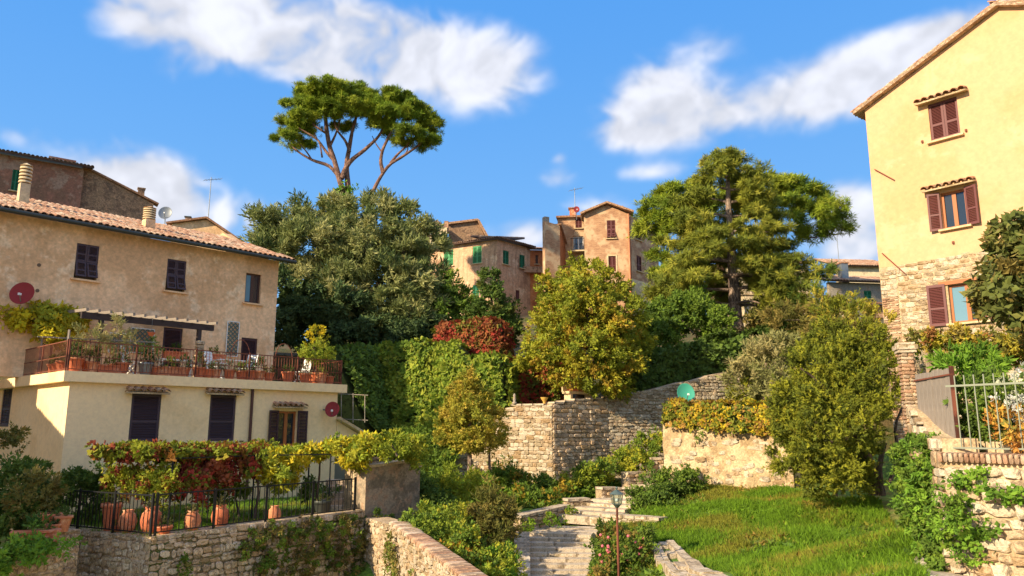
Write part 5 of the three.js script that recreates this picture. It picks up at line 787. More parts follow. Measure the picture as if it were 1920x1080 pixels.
{
  const base = P(480, 930, 20.7).setY(GY);
  const bl = (L, rz = .45) => L.map((a) => B(...a, rz));
  const RC = rngOf(717), roofB = [], strands = [];
  for (let px = 205; px < 480; px += 24) for (let k = 0; k < 3; k++) { const d = lerp(18.7, 20.9, clamp((px - 300) / 180)) + k * .8; roofB.push({ c: P(px + k * 10, 862, d).setY(GY + 1.68 + RC() * .1), r: [.3, .13, .4] }); }
  for (let px = 198; px < 330; px += 9) { const d = lerp(19.3, 18.6, (px - 198) / 127) - .05, len = 14 + RC() * 30; strands.push(B(px, 876 + len * .9, 5 + RC() * 4, len, d, .12)); }
  plant('creeper', 'red and lime Virginia creeper draped over the garden pergola', 'vine', base, roofB, { pal: PAL.creeper, geo: G.ivy, dens: 85, size: .17, clump: .18, seed: 61, up: .2, fill: .3 }, [[[base, base.clone().add(V(0, 1, 0)), P(430, 870, 20.2)], .04, .02]]);
  foliage(scene.children.at(-1), 'strands', strands, { pal: [...PAL.lime, ...PAL.lime, ...PAL.creeper], geo: G.ivy, dens: 150, size: .14, clump: .1, seed: 66, up: -.5, fill: .4 });
  const b2 = P(400, 945, 20.2).setY(GY); plant('creeper', 'deep crimson creeper hanging in the middle of the pergola', 'vine', b2, bl([[350, 888, 28, 18, 19.2], [395, 885, 32, 18, 19.8], [440, 880, 32, 16, 20.4], [475, 874, 24, 14, 20.8], [380, 912, 7, 26, 19.3], [340, 912, 10, 18, 19], [362, 902, 8, 16, 19.2], [430, 900, 8, 16, 20.2], [410, 898, 7, 12, 20]], .28), { pal: [...PAL.red, ...PAL.crimson, ...PAL.crimson, [.20, .18, .02]], geo: G.ivy, dens: 95, size: .2, clump: .22, seed: 62, up: -.3, fill: .3 }, [[[b2, b2.clone().add(V(.05, 1, 0)), P(395, 880, 19.8)], .04, .02]]);
  const b3 = P(590, 940, 22.3).setY(GY); plant('vine', 'yellow-green grape vine trailing over the right half of the pergola', 'vine', b3, bl([[505, 856, 32, 11, 21.3], [550, 850, 34, 11, 21.8], [600, 844, 34, 11, 22], [650, 836, 32, 12, 22], [690, 830, 18, 12, 21.6], [515, 882, 16, 18, 21], [535, 900, 12, 20, 21], [648, 862, 10, 14, 21.6], [672, 855, 14, 16, 21.4], [560, 868, 14, 10, 21.4]]), { pal: [...PAL.lime, ...PAL.yellow, [.25, .22, .02]], geo: G.big, dens: 70, size: .19, clump: .2, seed: 63, up: 0, fill: .3 }, [[[b3, b3.clone().add(V(.1, 1, 0)), P(600, 850, 22)], .05, .02]]);
  // shrubs round the garden
  shrub = (label, px, py, d, blobs, o, name = 'shrub', cat = 'bush') => plant(name, label, cat, P(px, py, d).setY(o.y ?? P(px, py, d).y), blobs.map((a) => B(...a)), { part: 'leaves', dens: 60, size: .2, clump: .26, seed: px, fill: .25, ...o }, [[[P(px, py, d).setY(o.y ?? P(px, py, d).y), P(blobs[0][0], blobs[0][1], d)], .035, .015, M.twig, 'stem']]);

  shrub('dark leafy shrub between the annex corner and the creeper', 165, 965, 20, [[150, 910, 36, 28, 20.3], [180, 900, 24, 26, 20.2], [165, 940, 34, 30, 20], [125, 920, 20, 24, 20.4]], { pal: PAL.deep, y: GY });
  shrub('low green bush on the lawn behind the urns', 450, 950, 21, [[440, 925, 30, 16, 21.3], [400, 935, 20, 14, 21]], { pal: PAL.green, y: GY });
  shrub('bushy green shrub beside the end wall steps', 590, 945, 22.5, [[585, 925, 26, 14, 22.6]], { pal: PAL.deep, y: GY });
  shrub('leafy lime shrub on the rubble top of the end wall', 745, 855, 21, [[735, 835, 36, 22, 21.4], [770, 845, 26, 24, 21.8], [790, 860, 24, 20, 22]], { pal: PAL.lime });
  shrub('big dark shrub in the lower left corner below the annex', 40, 1000, 18, [[25, 905, 50, 40, 18.5], [60, 950, 50, 36, 18], [20, 960, 40, 40, 17.5], [90, 920, 24, 22, 18.3]], { pal: PAL.deep, dens: 45, size: .24 });
  shrub('yellow-green climber on the annex foot', 70, 960, 17.8, [[70, 915, 40, 26, 17.6], [50, 945, 40, 24, 17.2], [20, 840, 10, 36, 20.6]], { pal: PAL.moss, dens: 45 });
  shrub('green plant spilling beside the pots in the lower left corner', 60, 1040, 15.5, [[50, 1035, 40, 18, 15.6], [20, 1050, 30, 22, 15.3], [100, 1020, 22, 14, 15.8]], { pal: PAL.lushgreen, dens: 60 });
}
{ // pots and ledge at lower left
  const a = P(-40, 1045, 15.3), b = P(148, 1018, 16.9), L = Math.hypot(b.x - a.x, b.z - a.z); stoneWall('stone_ledge', 'mossy stone ledge with flower pots in the lower left corner', frameTo(a.clone().setY(0), b), L, .6, (x) => lerp(a.y, b.y, x / L) + (x > L * .62 ? .28 : 0), { ...gw, seed: 44, parts: 160, thick: .9, mats: M.stoneGrey, rank: (s) => s.y });
  pot('square dark terracotta trough on the mossy ledge', 'box', P(62, 1048, 16).setY(a.y + .12), 1.1, M.terracotta, ['lushgreen', 21, 16, .25, .2, .2], undefined, .5); pot('slim terracotta pot beside the trough on the ledge', 'tub', P(92, 1040, 16.4).setY(a.y + .2), .8, M.terracottaPale, ['deep', 22, 8, .1, .1, .12]); pot('pink-rimmed terracotta pot at the raised end of the ledge', 'tub', P(113, 1020, 16.6).setY(lerp(a.y, b.y, .75) + .28), .9, M.terracottaPale, ['green', 23, 10, .12, .12, .14]); pot('shallow terracotta bowl on a thin stand by the ledge', 'bowl', P(92, 985, 16.9), 1.1, M.terracotta, ['moss', 24, 8, .14, .06, .1]);
}

// ---------------------------------------------------------------- trees

{ // two umbrella pines on the hill
  const d = 50, base = P(652, 640, d).setY(hillY(P(652, 600, d).x, -d)), o = { geo: G.needle, mat: M.needle, pal: PAL.umbrella, dens: 52, size: .37, clump: .5, up: .9, top: true, fill: .05, flatten: .6 };
  const K = (px, py, dd = d) => P(px, py, dd), W = M.barkPine;
  plant('umbrella_pine', 'tall umbrella pine with a twin trunk forking into a wide crown', 'tree', base,
    [[560, 205, 34, 22, 50], [585, 182, 36, 20, 51], [625, 172, 42, 16, 50], [660, 180, 32, 18, 51], [538, 262, 24, 16, 49.5], [548, 238, 26, 14, 51], [575, 225, 26, 13, 48.5], [612, 205, 36, 14, 48.6], [655, 205, 34, 16, 49], [600, 195, 44, 18, 53], [650, 195, 40, 18, 53], [565, 270, 20, 10, 50.5], [590, 245, 22, 10, 51.5], [640, 240, 20, 9, 51], [680, 190, 22, 18, 50.5]].map((a) => B(a[0], a[1], a[2] * 1.08, a[3] * 1.22, a[4])), { ...o, seed: 71 },
    [[[base, K(650, 500), K(648, 380), K(636, 335), K(628, 305), K(618, 275), K(612, 240), K(610, 200)], .38, .12, W],
    [[K(636, 332), K(618, 312), K(585, 300), K(560, 285), K(540, 268)], .16, .05, W], [[K(628, 303), K(612, 285), K(595, 262), K(560, 240)], .14, .05, W], [[K(652, 400, 50.3), K(652, 350, 50.3), K(650, 310, 50.3), K(655, 275, 50.3), K(662, 240, 50.3), K(672, 205, 50.3)], .26, .09, W],
    [[K(640, 335), K(655, 305, 50.2), K(685, 280, 50), K(710, 255, 50), K(722, 232, 50)], .2, .07, W], [[K(656, 285), K(648, 265), K(630, 240), K(625, 205)], .12, .05, W], [[K(618, 275), K(630, 250), K(640, 215)], .1, .04, W], [[K(612, 250), K(590, 235), K(570, 210)], .09, .04, W], [[K(585, 300), K(575, 285), K(555, 262)], .07, .03, W], [[K(604, 295), K(600, 272), K(590, 250)], .07, .03, W]]);
  const b2 = P(680, 640, d).setY(hillY(P(680, 600, d).x, -d)); plant('umbrella_pine', 'leaning umbrella pine whose slim trunk bends right below its crown', 'tree', b2,
    [[715, 190, 30, 16, 50], [745, 192, 34, 18, 50.5], [772, 208, 28, 16, 50], [735, 215, 36, 16, 48.8], [700, 205, 24, 18, 49], [790, 228, 26, 15, 50.5], [816, 242, 20, 14, 50], [800, 262, 22, 12, 49.6], [770, 250, 26, 12, 49], [735, 245, 22, 12, 51], [755, 272, 20, 9, 50.4], [788, 275, 16, 8, 50.6], [750, 205, 44, 20, 53], [705, 235, 18, 10, 49.5]].map((a) => B(a[0], a[1], a[2] * 1.08, a[3] * 1.22, a[4])), { ...o, seed: 72 },
    [[[b2, K(684, 450), K(690, 385), K(704, 350), K(720, 322), K(732, 308), K(757, 292), K(785, 272), K(808, 250)], .28, .06, W], [[K(718, 324), K(714, 300), K(718, 280), K(730, 255), K(745, 215)], .16, .05, W], [[K(716, 285), K(705, 270), K(698, 255)], .06, .03, W], [[K(732, 306), K(745, 290), K(765, 270), K(775, 245)], .1, .04, W], [[K(757, 292), K(765, 280), K(760, 265)], .06, .03, W]]);
  const ib = P(642, 420, 49.5); plant('ivy', 'clump of ivy climbing the umbrella pine trunk', 'ivy', ib.setY(hillY(ib.x, ib.z)), [[640, 385, 22, 22, 49.6], [645, 362, 14, 14, 49.8], [640, 420, 24, 30, 49.6]].map((a) => B(...a)), { pal: PAL.lushgreen, geo: G.ivy, dens: 50, size: .3, clump: .4, seed: 73, part: 'leaves' });
}
{ // holm oak and the dark tree under it
  const base = P(690, 650, 39).setY(hillY(P(690, 650, 39).x, -39)), bl = [[505, 432, 42, 34, 39.5], [545, 415, 40, 26, 40.5], [590, 405, 42, 26, 41], [640, 392, 40, 28, 41], [700, 398, 38, 26, 40.5], [740, 402, 32, 26, 40], [778, 425, 30, 28, 40], [800, 462, 34, 34, 39.5], [760, 470, 40, 40, 38.5], [700, 450, 50, 42, 38.5], [640, 450, 50, 40, 38.5], [580, 460, 50, 40, 38.5], [530, 480, 42, 42, 38.5], [808, 515, 32, 38, 39], [775, 530, 46, 40, 38], [715, 520, 46, 40, 37.6], [822, 565, 28, 34, 39], [780, 580, 46, 34, 37.8], [730, 580, 34, 30, 37.6], [600, 510, 40, 26, 38], [650, 545, 46, 38, 37.6], [670, 500, 44, 40, 37.8], [640, 470, 60, 60, 42], [560, 460, 60, 50, 42], [730, 490, 70, 60, 42]];
  const K = (x, y, d = 39) => P(x, y, d);
  plant('holm_oak', 'broad silvery holm oak with a billowing crown', 'tree', base, bl.map((a) => B(...a)), { pal: PAL.holm, geo: G.slim, dens: 26, size: .42, clump: .55, up: .8, seed: 75, fill: .1 }, [[[base, K(690, 580), K(680, 500)], .45, .3], [[K(685, 560), K(740, 500), K(770, 450)], .2, .06], [[K(680, 520), K(620, 460), K(580, 430)], .22, .06], [[K(680, 500), K(690, 440), K(690, 405)], .2, .05]]);
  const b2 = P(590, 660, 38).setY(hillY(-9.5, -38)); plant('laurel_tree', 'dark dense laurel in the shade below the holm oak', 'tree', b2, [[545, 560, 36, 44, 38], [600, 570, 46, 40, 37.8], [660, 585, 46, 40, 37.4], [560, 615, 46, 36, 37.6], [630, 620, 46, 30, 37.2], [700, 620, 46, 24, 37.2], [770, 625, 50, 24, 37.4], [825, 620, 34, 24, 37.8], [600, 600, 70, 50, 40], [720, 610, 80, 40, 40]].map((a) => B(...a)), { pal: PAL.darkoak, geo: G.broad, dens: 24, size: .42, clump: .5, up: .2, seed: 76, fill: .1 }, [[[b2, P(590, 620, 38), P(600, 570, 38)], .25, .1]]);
  const b3 = P(855, 650, 38).setY(hillY(-2.8, -38)); plant('tree', 'small yellow-green tree at the right skirt of the holm oak', 'tree', b3, [[850, 545, 22, 26, 38.6], [868, 575, 20, 26, 38.6], [840, 590, 26, 30, 38], [865, 605, 18, 24, 38.4]].map((a) => B(...a)), { pal: PAL.green, dens: 34, size: .34, clump: .4, seed: 77 }, [[[b3, P(855, 600, 38.3)], .12, .05]]);
  const b4 = P(930, 650, 37).setY(hillY(-.8, -37)); plant('tree', 'slim dark green tree before the stucco house', 'tree', b4, [[918, 535, 18, 24, 37], [915, 565, 24, 26, 37], [930, 585, 34, 28, 37], [945, 610, 30, 30, 37], [905, 600, 22, 28, 37], [960, 590, 18, 20, 37.4], [930, 630, 40, 24, 37]].map((a) => B(...a)), { pal: [...PAL.deep, [.07, .085, .02]], dens: 34, size: .32, clump: .4, seed: 78 }, [[[b4, P(925, 590, 37), P(918, 540, 37)], .14, .04]]);
}
{ // autumn tree on the bastion
  const base = V(2.9, hillY(2.9, -33.4), -33.4), K = (x, y, d = 32.6) => P(x, y, d);
  plant('autumn_tree', 'round olive and gold autumn tree leaning over the bastion wall', 'tree', base, [[1095, 515, 44, 26, 33], [1055, 545, 40, 30, 33], [1135, 545, 42, 30, 33], [1095, 550, 50, 36, 31.8], [1170, 585, 40, 36, 32.6], [1040, 590, 44, 34, 32], [1100, 600, 50, 40, 31.2], [1150, 620, 46, 36, 31.4], [1010, 625, 32, 36, 32.2], [1000, 660, 24, 30, 32], [1050, 645, 42, 36, 31.2], [1190, 630, 32, 34, 32.6], [1100, 660, 44, 34, 30.8], [1160, 670, 40, 34, 31.4], [1060, 700, 34, 26, 31], [1130, 710, 42, 24, 31], [1170, 715, 26, 24, 31.6], [1035, 680, 28, 26, 31.6], [1100, 580, 80, 60, 34.5], [1100, 650, 80, 50, 34.5]].map((a) => B(...a)), { pal: PAL.autumn, geo: G.broad, dens: 34, size: .3, clump: .38, seed: 81, up: .3 }, [[[base, K(1110, 690), K(1105, 640)], .22, .16], [[K(1106, 660), K(1060, 600), K(1050, 560)], .12, .04], [[K(1106, 650), K(1150, 600), K(1140, 555)], .12, .04], [[K(1105, 640), K(1100, 570), K(1095, 525)], .12, .03]]);
}
{ // slim ochre tree
  const d = 26, base = P(880, 890, d), K = (x, y) => P(x, y, d); plant('ochre_tree', 'small pear-shaped ochre tree on a slim pale trunk', 'tree', base, [[880, 708, 14, 18, d], [872, 740, 30, 24, d], [890, 745, 26, 24, d], [858, 780, 30, 26, d], [905, 775, 30, 28, d], [880, 790, 36, 34, 25.4], [845, 810, 26, 24, d], [925, 800, 20, 28, d], [880, 825, 36, 22, 25.5], [850, 838, 22, 14, d], [915, 832, 22, 16, d]].map((a) => B(...a)), { pal: PAL.ochre, geo: G.broad, dens: 60, size: .2, clump: .24, seed: 83, up: .35 }, [[[base, K(881, 860), K(878, 830), K(882, 780)], .085, .05, M.barkGrey], [[K(879, 835), K(858, 800)], .03, .015, M.barkGrey], [[K(880, 825), K(908, 790)], .03, .015, M.barkGrey]]);
  const b2 = P(918, 880, 26.8); plant('ochre_tree', 'thin bare-stemmed sapling beside the ochre tree', 'tree', b2, [[930, 795, 20, 26, 26.8], [938, 820, 14, 16, 26.8]].map((a) => B(...a)), { pal: PAL.ochre, dens: 50, size: .2, clump: .24, seed: 84 }, [[[b2, P(918, 845, 26.8), P(928, 800, 26.8)], .05, .02, M.barkGrey]]);
}
{ // black pine in layers, and the umbrella pine behind it
  const d = 42, base = P(1382, 618, d), K = (x, y, dd = d) => P(x, y, dd), W = M.barkGrey, R = rngOf(88), bl = [], limbs = [[[base, K(1376, 540), K(1372, 480), K(1366, 380), K(1364, 300)], .40, .09, W]];
  const L0 = [[292, 20, 10], [303, 34, 12], [320, 46, 12], [342, 62, 14], [366, 76, 14], [392, 92, 15], [420, 104, 15], [448, 112, 15], [476, 128, 16], [504, 138, 15], [530, 134, 13], [558, 112, 11]];
  const L = L0;
  for (const [y, half, th] of L) { const n = Math.max(3, Math.round(half / 12)), k = d / F; for (let i = 0; i < n; i++) { const a = (i + R() * .7) / n * 6.283, rr = half * (.55 + .5 * R()), cx = 1366 + Math.cos(a) * rr + (y > 540 ? (y - 540) * .3 : 0), dz = Math.sin(a) * rr * k * .9, dd = d + dz, cy = y + rr * .14 + (R() - .5) * 14; if (y > 330 && Math.abs(cx - 1370) < (y > 515 ? 46 : 24) && dz < .4) continue; const w = 18 + R() * 16 + half * .06; bl.push(B(cx, cy, w, th * (.42 + R() * .3), dd, w * k)); if (i % 2 === 0 && half > 40) limbs.push([[K(1368, y + 14), K((1368 + cx) / 2, y + 6 + R() * 8, d + dz * .5), K(cx, cy + 4, dd)], .07 + half * .0003, .025, W]); } }
  plant('black_pine', 'large layered black pine with a straight grey trunk', 'tree', base, bl, { geo: G.needle, mat: M.needle, pal: PAL.blackpine, dens: 19, size: .42, clump: .5, up: .7, seed: 89, fill: .2, flatten: .5 }, limbs);
  const b2 = P(1352, 612, 46), o = { geo: G.needle, mat: M.needle, pal: PAL.umbrella, dens: 20, size: .46, clump: .65, up: .8, seed: 90, top: true, fill: .06, flatten: .7 };
  plant('umbrella_pine', 'broad umbrella pine whose green domes show behind the black pine', 'tree', b2, [[1225, 400, 34, 36, 46], [1255, 370, 40, 28, 46], [1300, 365, 42, 28, 46], [1235, 430, 34, 30, 45.4], [1270, 410, 40, 30, 45], [1215, 440, 22, 24, 46.5], [1330, 385, 40, 30, 46], [1430, 350, 44, 26, 46], [1475, 355, 40, 26, 46], [1515, 368, 40, 26, 46], [1550, 390, 34, 28, 46], [1572, 415, 22, 24, 46], [1560, 435, 30, 20, 46], [1520, 405, 44, 26, 45], [1470, 390, 46, 30, 45], [1530, 440, 36, 16, 46], [1390, 380, 60, 30, 48], [1250, 520, 34, 24, 45], [1230, 490, 24, 20, 45.5]].map((a) => B(...a)), o, [[[b2, P(1350, 540, 46), P(1356, 470, 46)], .36, .25, M.barkPine], [[P(1356, 480, 46), P(1420, 440, 46), P(1500, 420, 46)], .18, .06, M.barkPine], [[P(1354, 490, 46), P(1300, 440, 46), P(1250, 410, 46)], .18, .06, M.barkPine], [[P(1480, 430, 46), P(1520, 445, 46), P(1560, 440, 46)], .08, .03, M.barkPine]]);
  const b3 = P(1540, 612, 40); plant('dark_pine', 'low dark pine beside the black pine trunk', 'tree', b3, [[1480, 520, 40, 22, 41], [1530, 505, 36, 14, 40.6], [1500, 550, 46, 26, 40.6], [1455, 555, 34, 26, 41], [1490, 585, 40, 22, 40.4]].map((a) => B(...a)), { geo: G.needle, mat: M.needle, pal: [...PAL.deep, ...PAL.blackpine], dens: 16, size: .42, clump: .5, up: .5, seed: 91 }, [[[b3, P(1500, 560, 40.5), P(1480, 520, 41)], .16, .05]]);
}
// ---------------------------------------------------------------- hedges, ivy and shrubs of the slope
function clad(name, label, cat, corners, o) { // leaves over a solid body of twigs
  const [tl, tr, br, bl] = corners, t = thing(name, label, cat, bl.clone()), nrm = tr.clone().sub(tl).cross(bl.clone().sub(tl)).normalize().negate(), th = o.thick ?? .8, pos = [];
  const f = corners.map((p) => p.clone().sub(t.position).addScaledVector(nrm, -.12)), b = f.map((p) => p.clone().addScaledVector(nrm, -th)); const q = (A, Bq, C, D) => { for (const p of [A, Bq, C, A, C, D]) pos.push(p.x, p.y, p.z); };
  q(f[0], f[1], f[2], f[3]); q(b[1], b[0], b[3], b[2]); for (let i = 0; i < 4; i++) q(f[i], b[i], b[(i + 1) % 4], f[(i + 1) % 4]);
  const g = new THREE.BufferGeometry(); g.setAttribute('position', new THREE.Float32BufferAttribute(pos, 3)); g.setAttribute('uv', new THREE.Float32BufferAttribute(pos.length / 3 * 2, 2)); g.setAttribute('uv', new THREE.Float32BufferAttribute(new Float32Array(pos.length / 3 * 2).map((_, i) => pos[Math.floor(i / 2) * 3 + (i % 2)]), 2)); g.computeVertexNormals(); part(o.core || 'twigs', g, o.coreM || M.leafcore, t);
  leafSheet(t, 'leaves', corners, o); const back = (p) => p.clone().addScaledVector(nrm, -th); if (o.cap !== false) leafSheet(t, 'leaves', [back(tl), back(tr), tr, tl], { ...o, seed: (o.seed || 1) + 40, up: .8 }); if (o.ends) { leafSheet(t, 'leaves', [tr, back(tr), back(br), br], { ...o, seed: (o.seed || 1) + 41 }); leafSheet(t, 'leaves', [back(tl), tl, bl, back(bl)], { ...o, seed: (o.seed || 1) + 42 }); } return t;
}
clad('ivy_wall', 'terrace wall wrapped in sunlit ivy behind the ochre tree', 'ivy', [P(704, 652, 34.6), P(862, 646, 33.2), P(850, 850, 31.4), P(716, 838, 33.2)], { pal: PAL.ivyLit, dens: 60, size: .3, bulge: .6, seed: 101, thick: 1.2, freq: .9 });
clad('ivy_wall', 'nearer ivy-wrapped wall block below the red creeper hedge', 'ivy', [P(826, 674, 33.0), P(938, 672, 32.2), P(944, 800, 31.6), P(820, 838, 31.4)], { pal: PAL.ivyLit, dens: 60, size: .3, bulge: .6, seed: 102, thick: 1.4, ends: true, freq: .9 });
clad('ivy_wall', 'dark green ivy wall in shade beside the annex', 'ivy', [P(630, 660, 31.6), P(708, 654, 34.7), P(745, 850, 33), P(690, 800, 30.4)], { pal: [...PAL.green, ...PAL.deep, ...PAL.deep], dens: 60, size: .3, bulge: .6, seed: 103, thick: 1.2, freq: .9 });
clad('creeper_hedge', 'crimson creeper hedge glowing above the ivy wall', 'hedge', [P(822, 612, 35.2), P(938, 606, 34.4), P(940, 676, 34.1), P(826, 672, 34.8)], { pal: PAL.red, dens: 80, size: .26, bulge: .5, seed: 104, thick: 1.2, ends: true });
clad('creeper_wall', 'crimson and green creeper on the wall under the autumn tree', 'ivy', [P(938, 672, 33.4), P(1056, 690, 34.4), P(1056, 762, 33.6), P(938, 780, 32.6)], { pal: PAL.crimson, dens: 70, size: .28, bulge: .4, seed: 105, thick: .8 });
clad('hedge', 'long dark hedge along the top of the bastion wall', 'hedge', [P(1204, 668, 34.2), P(1500, 612, 37.6), P(1500, 672, 37.2), P(1196, 735, 33.6)], { pal: PAL.deep, dens: 46, size: .34, bulge: .7, seed: 106, thick: 1.4, ends: true, freq: .8 });
{ const f = frameTo(hA, hB), L = hA.distanceTo(hB); clad('golden_hedge', 'clipped golden and green hedge on the limewashed wall', 'hedge', [toWorld(f, .25, EYE + .84, .05), toWorld(f, L, EYE + .62, .05), toWorld(f, L, hedgeWallTop(L) - .12, .12), toWorld(f, .25, hedgeWallTop(0) - .22, .12)], { pal: PAL.goldhedge, dens: 120, size: .19, bulge: .3, seed: 107, thick: .75, ends: true }); }
for (const [label, px, py, d, bl, o] of [
  ['dense green bush left of the black pine trunk', 1300, 625, 37, [[1270, 590, 44, 30, 38], [1320, 595, 44, 34, 37.6], [1350, 610, 30, 30, 37], [1245, 600, 34, 36, 37.4], [1290, 570, 40, 22, 38.4], [1230, 640, 34, 40, 36.4]], { pal: PAL.green, dens: 34, size: .34, clump: .4 }],
  ['low sunlit bush right of the black pine trunk', 1450, 605, 40, [[1420, 600, 26, 14, 40], [1460, 602, 40, 14, 40]], { pal: PAL.moss, dens: 34, size: .32, clump: .36 }],
  ['grey-green olive shrub rising above the golden hedge', 1430, 765, 28.5, [[1430, 690, 40, 40, 29], [1455, 660, 34, 34, 29.4], [1400, 720, 30, 34, 28.8], [1450, 730, 40, 34, 28.4], [1415, 660, 18, 22, 29.5]], { pal: PAL.olive, geo: G.slim, dens: 34, size: .3, clump: .36 }],
  ['tuft of reeds behind the golden hedge', 1390, 760, 29, [[1388, 738, 14, 22, 29]], { pal: PAL.lime, geo: G.slim, dens: 40, size: .3 }],
  ['sparse yellow shrub before the pale house', 1500, 600, 36, [[1470, 600, 40, 30, 37], [1560, 590, 30, 34, 36], [1540, 620, 40, 26, 35], [1610, 615, 30, 26, 34]], { pal: PAL.moss, geo: G.slim, dens: 26, size: .34 }],
  ['round light green bush between tree and garden wall', 858, 930, 23.5, [[858, 905, 32, 26, 23.6], [880, 915, 22, 20, 23.6], [835, 915, 22, 20, 23.6]], { pal: PAL.lime, geo: G.slim, dens: 75, size: .18 }],
  ['feathery grey-green bush by the stairway', 925, 1010, 21, [[925, 960, 34, 34, 21], [905, 985, 30, 28, 20.8], [945, 990, 26, 30, 21], [925, 1005, 36, 22, 20.6], [925, 935, 20, 18, 21.2]], { pal: PAL.moss, geo: G.slim, dens: 80, size: .2 }],
  ['dark low shrub at the foot of the ivy wall', 800, 890, 28, [[790, 840, 34, 26, 29], [820, 870, 34, 24, 28], [800, 905, 34, 22, 26.5], [760, 830, 28, 20, 29.5]], { pal: PAL.green, dens: 45, size: .26 }],
  ['glossy bush beside the end wall', 805, 945, 23, [[805, 925, 26, 24, 23.4], [790, 905, 18, 16, 24], [825, 940, 24, 16, 22.6]], { pal: PAL.deep, dens: 60, size: .2 }],
  ['yellow-green bush overhanging the brick coping', 800, 1010, 19.6, [[790, 980, 36, 22, 19.8], [830, 990, 36, 26, 19.6], [800, 1000, 30, 20, 19], [850, 970, 26, 20, 20.4]], { pal: [...PAL.lime, ...PAL.green], dens: 75, size: .18 }],
  ['leafy bush with orange tips beside the ramp wall', 860, 1050, 18, [[845, 1020, 38, 28, 18.6], [880, 1035, 36, 30, 18.2], [850, 1050, 30, 24, 17.6], [900, 1065, 36, 28, 17.4]], { pal: [...PAL.green, ...PAL.lime, [.25, .14, .02]], dens: 75, size: .18 }],
  ['bright green bush spilling over the lowest steps', 935, 1075, 18.2, [[930, 1060, 34, 28, 18.4], [955, 1075, 28, 24, 18], [910, 1085, 40, 24, 17.6], [950, 1045, 18, 16, 18.8]], { pal: [...PAL.lime, ...PAL.lushgreen], dens: 75, size: .18 }],
  ['long leafy bush below the sunlit bastion face', 1000, 925, 27, [[960, 905, 34, 22, 27.5], [1000, 915, 36, 24, 27], [1040, 918, 34, 20, 27], [985, 935, 36, 20, 26], [1030, 938, 30, 16, 25.8], [930, 895, 24, 16, 28], [950, 880, 14, 10, 28.2]], { pal: [...PAL.green, [.20, .15, .02]], dens: 60, size: .21 }],
  ['yellowish bush against the shaded bastion wall', 1080, 915, 28, [[1075, 905, 24, 18, 28], [1100, 895, 30, 22, 28], [1085, 920, 26, 14, 27.4], [1130, 880, 24, 18, 28.4]], { pal: [...PAL.lime, ...PAL.green], dens: 60, size: .21 }],
  ['sunlit bush at the top of the narrow steps', 1190, 870, 29.4, [[1185, 855, 28, 22, 29.6], [1210, 840, 26, 22, 29.6], [1230, 820, 18, 16, 29.8], [1160, 870, 24, 18, 29.2], [1195, 870, 34, 16, 29]], { pal: [...PAL.lime, ...PAL.green], dens: 60, size: .21 }],
  ['dark spreading bush before the limewashed wall', 1250, 935, 25, [[1225, 915, 34, 24, 25.4], [1260, 905, 36, 22, 25.6], [1300, 900, 30, 18, 25.6], [1205, 935, 26, 18, 24.8], [1240, 935, 36, 14, 24.6]], { pal: [...PAL.deep, ...PAL.green], dens: 65, size: .2 }],
  ['rose bush dotted pink beside the lamp post', 1165, 1060, 18.6, [[1150, 1010, 30, 26, 19], [1185, 1015, 30, 24, 18.8], [1140, 1045, 30, 30, 18.6], [1180, 1050, 34, 30, 18.2], [1150, 1078, 36, 24, 18], [1200, 1030, 18, 20, 18.4]], { pal: [...PAL.rose, ...PAL.green], dens: 75, size: .18 }],
  ['low grass clump at the corner of the kerb', 1085, 962, 24.6, [[1066, 958, 10, 6, 24.6], [1040, 975, 14, 7, 23.6], [985, 985, 14, 9, 23]], { pal: PAL.grass, dens: 70, size: .16 }],
]) shrub(label, px, py, d, bl, o);
{ const R = rngOf(313), b = scene.children.at(-2), rb = scene.children.find((c) => c.userData.label?.startsWith('rose bush')), pk = mat(0xd06a72), gg = new THREE.IcosahedronGeometry(.035, 1); for (let i = 0; i < 26; i++) { const p = P(1125 + R() * 95, 995 + R() * 60, 17.95 + R() * .5); part('rose', gg, pk, rb, p.sub(rb.position)); } }
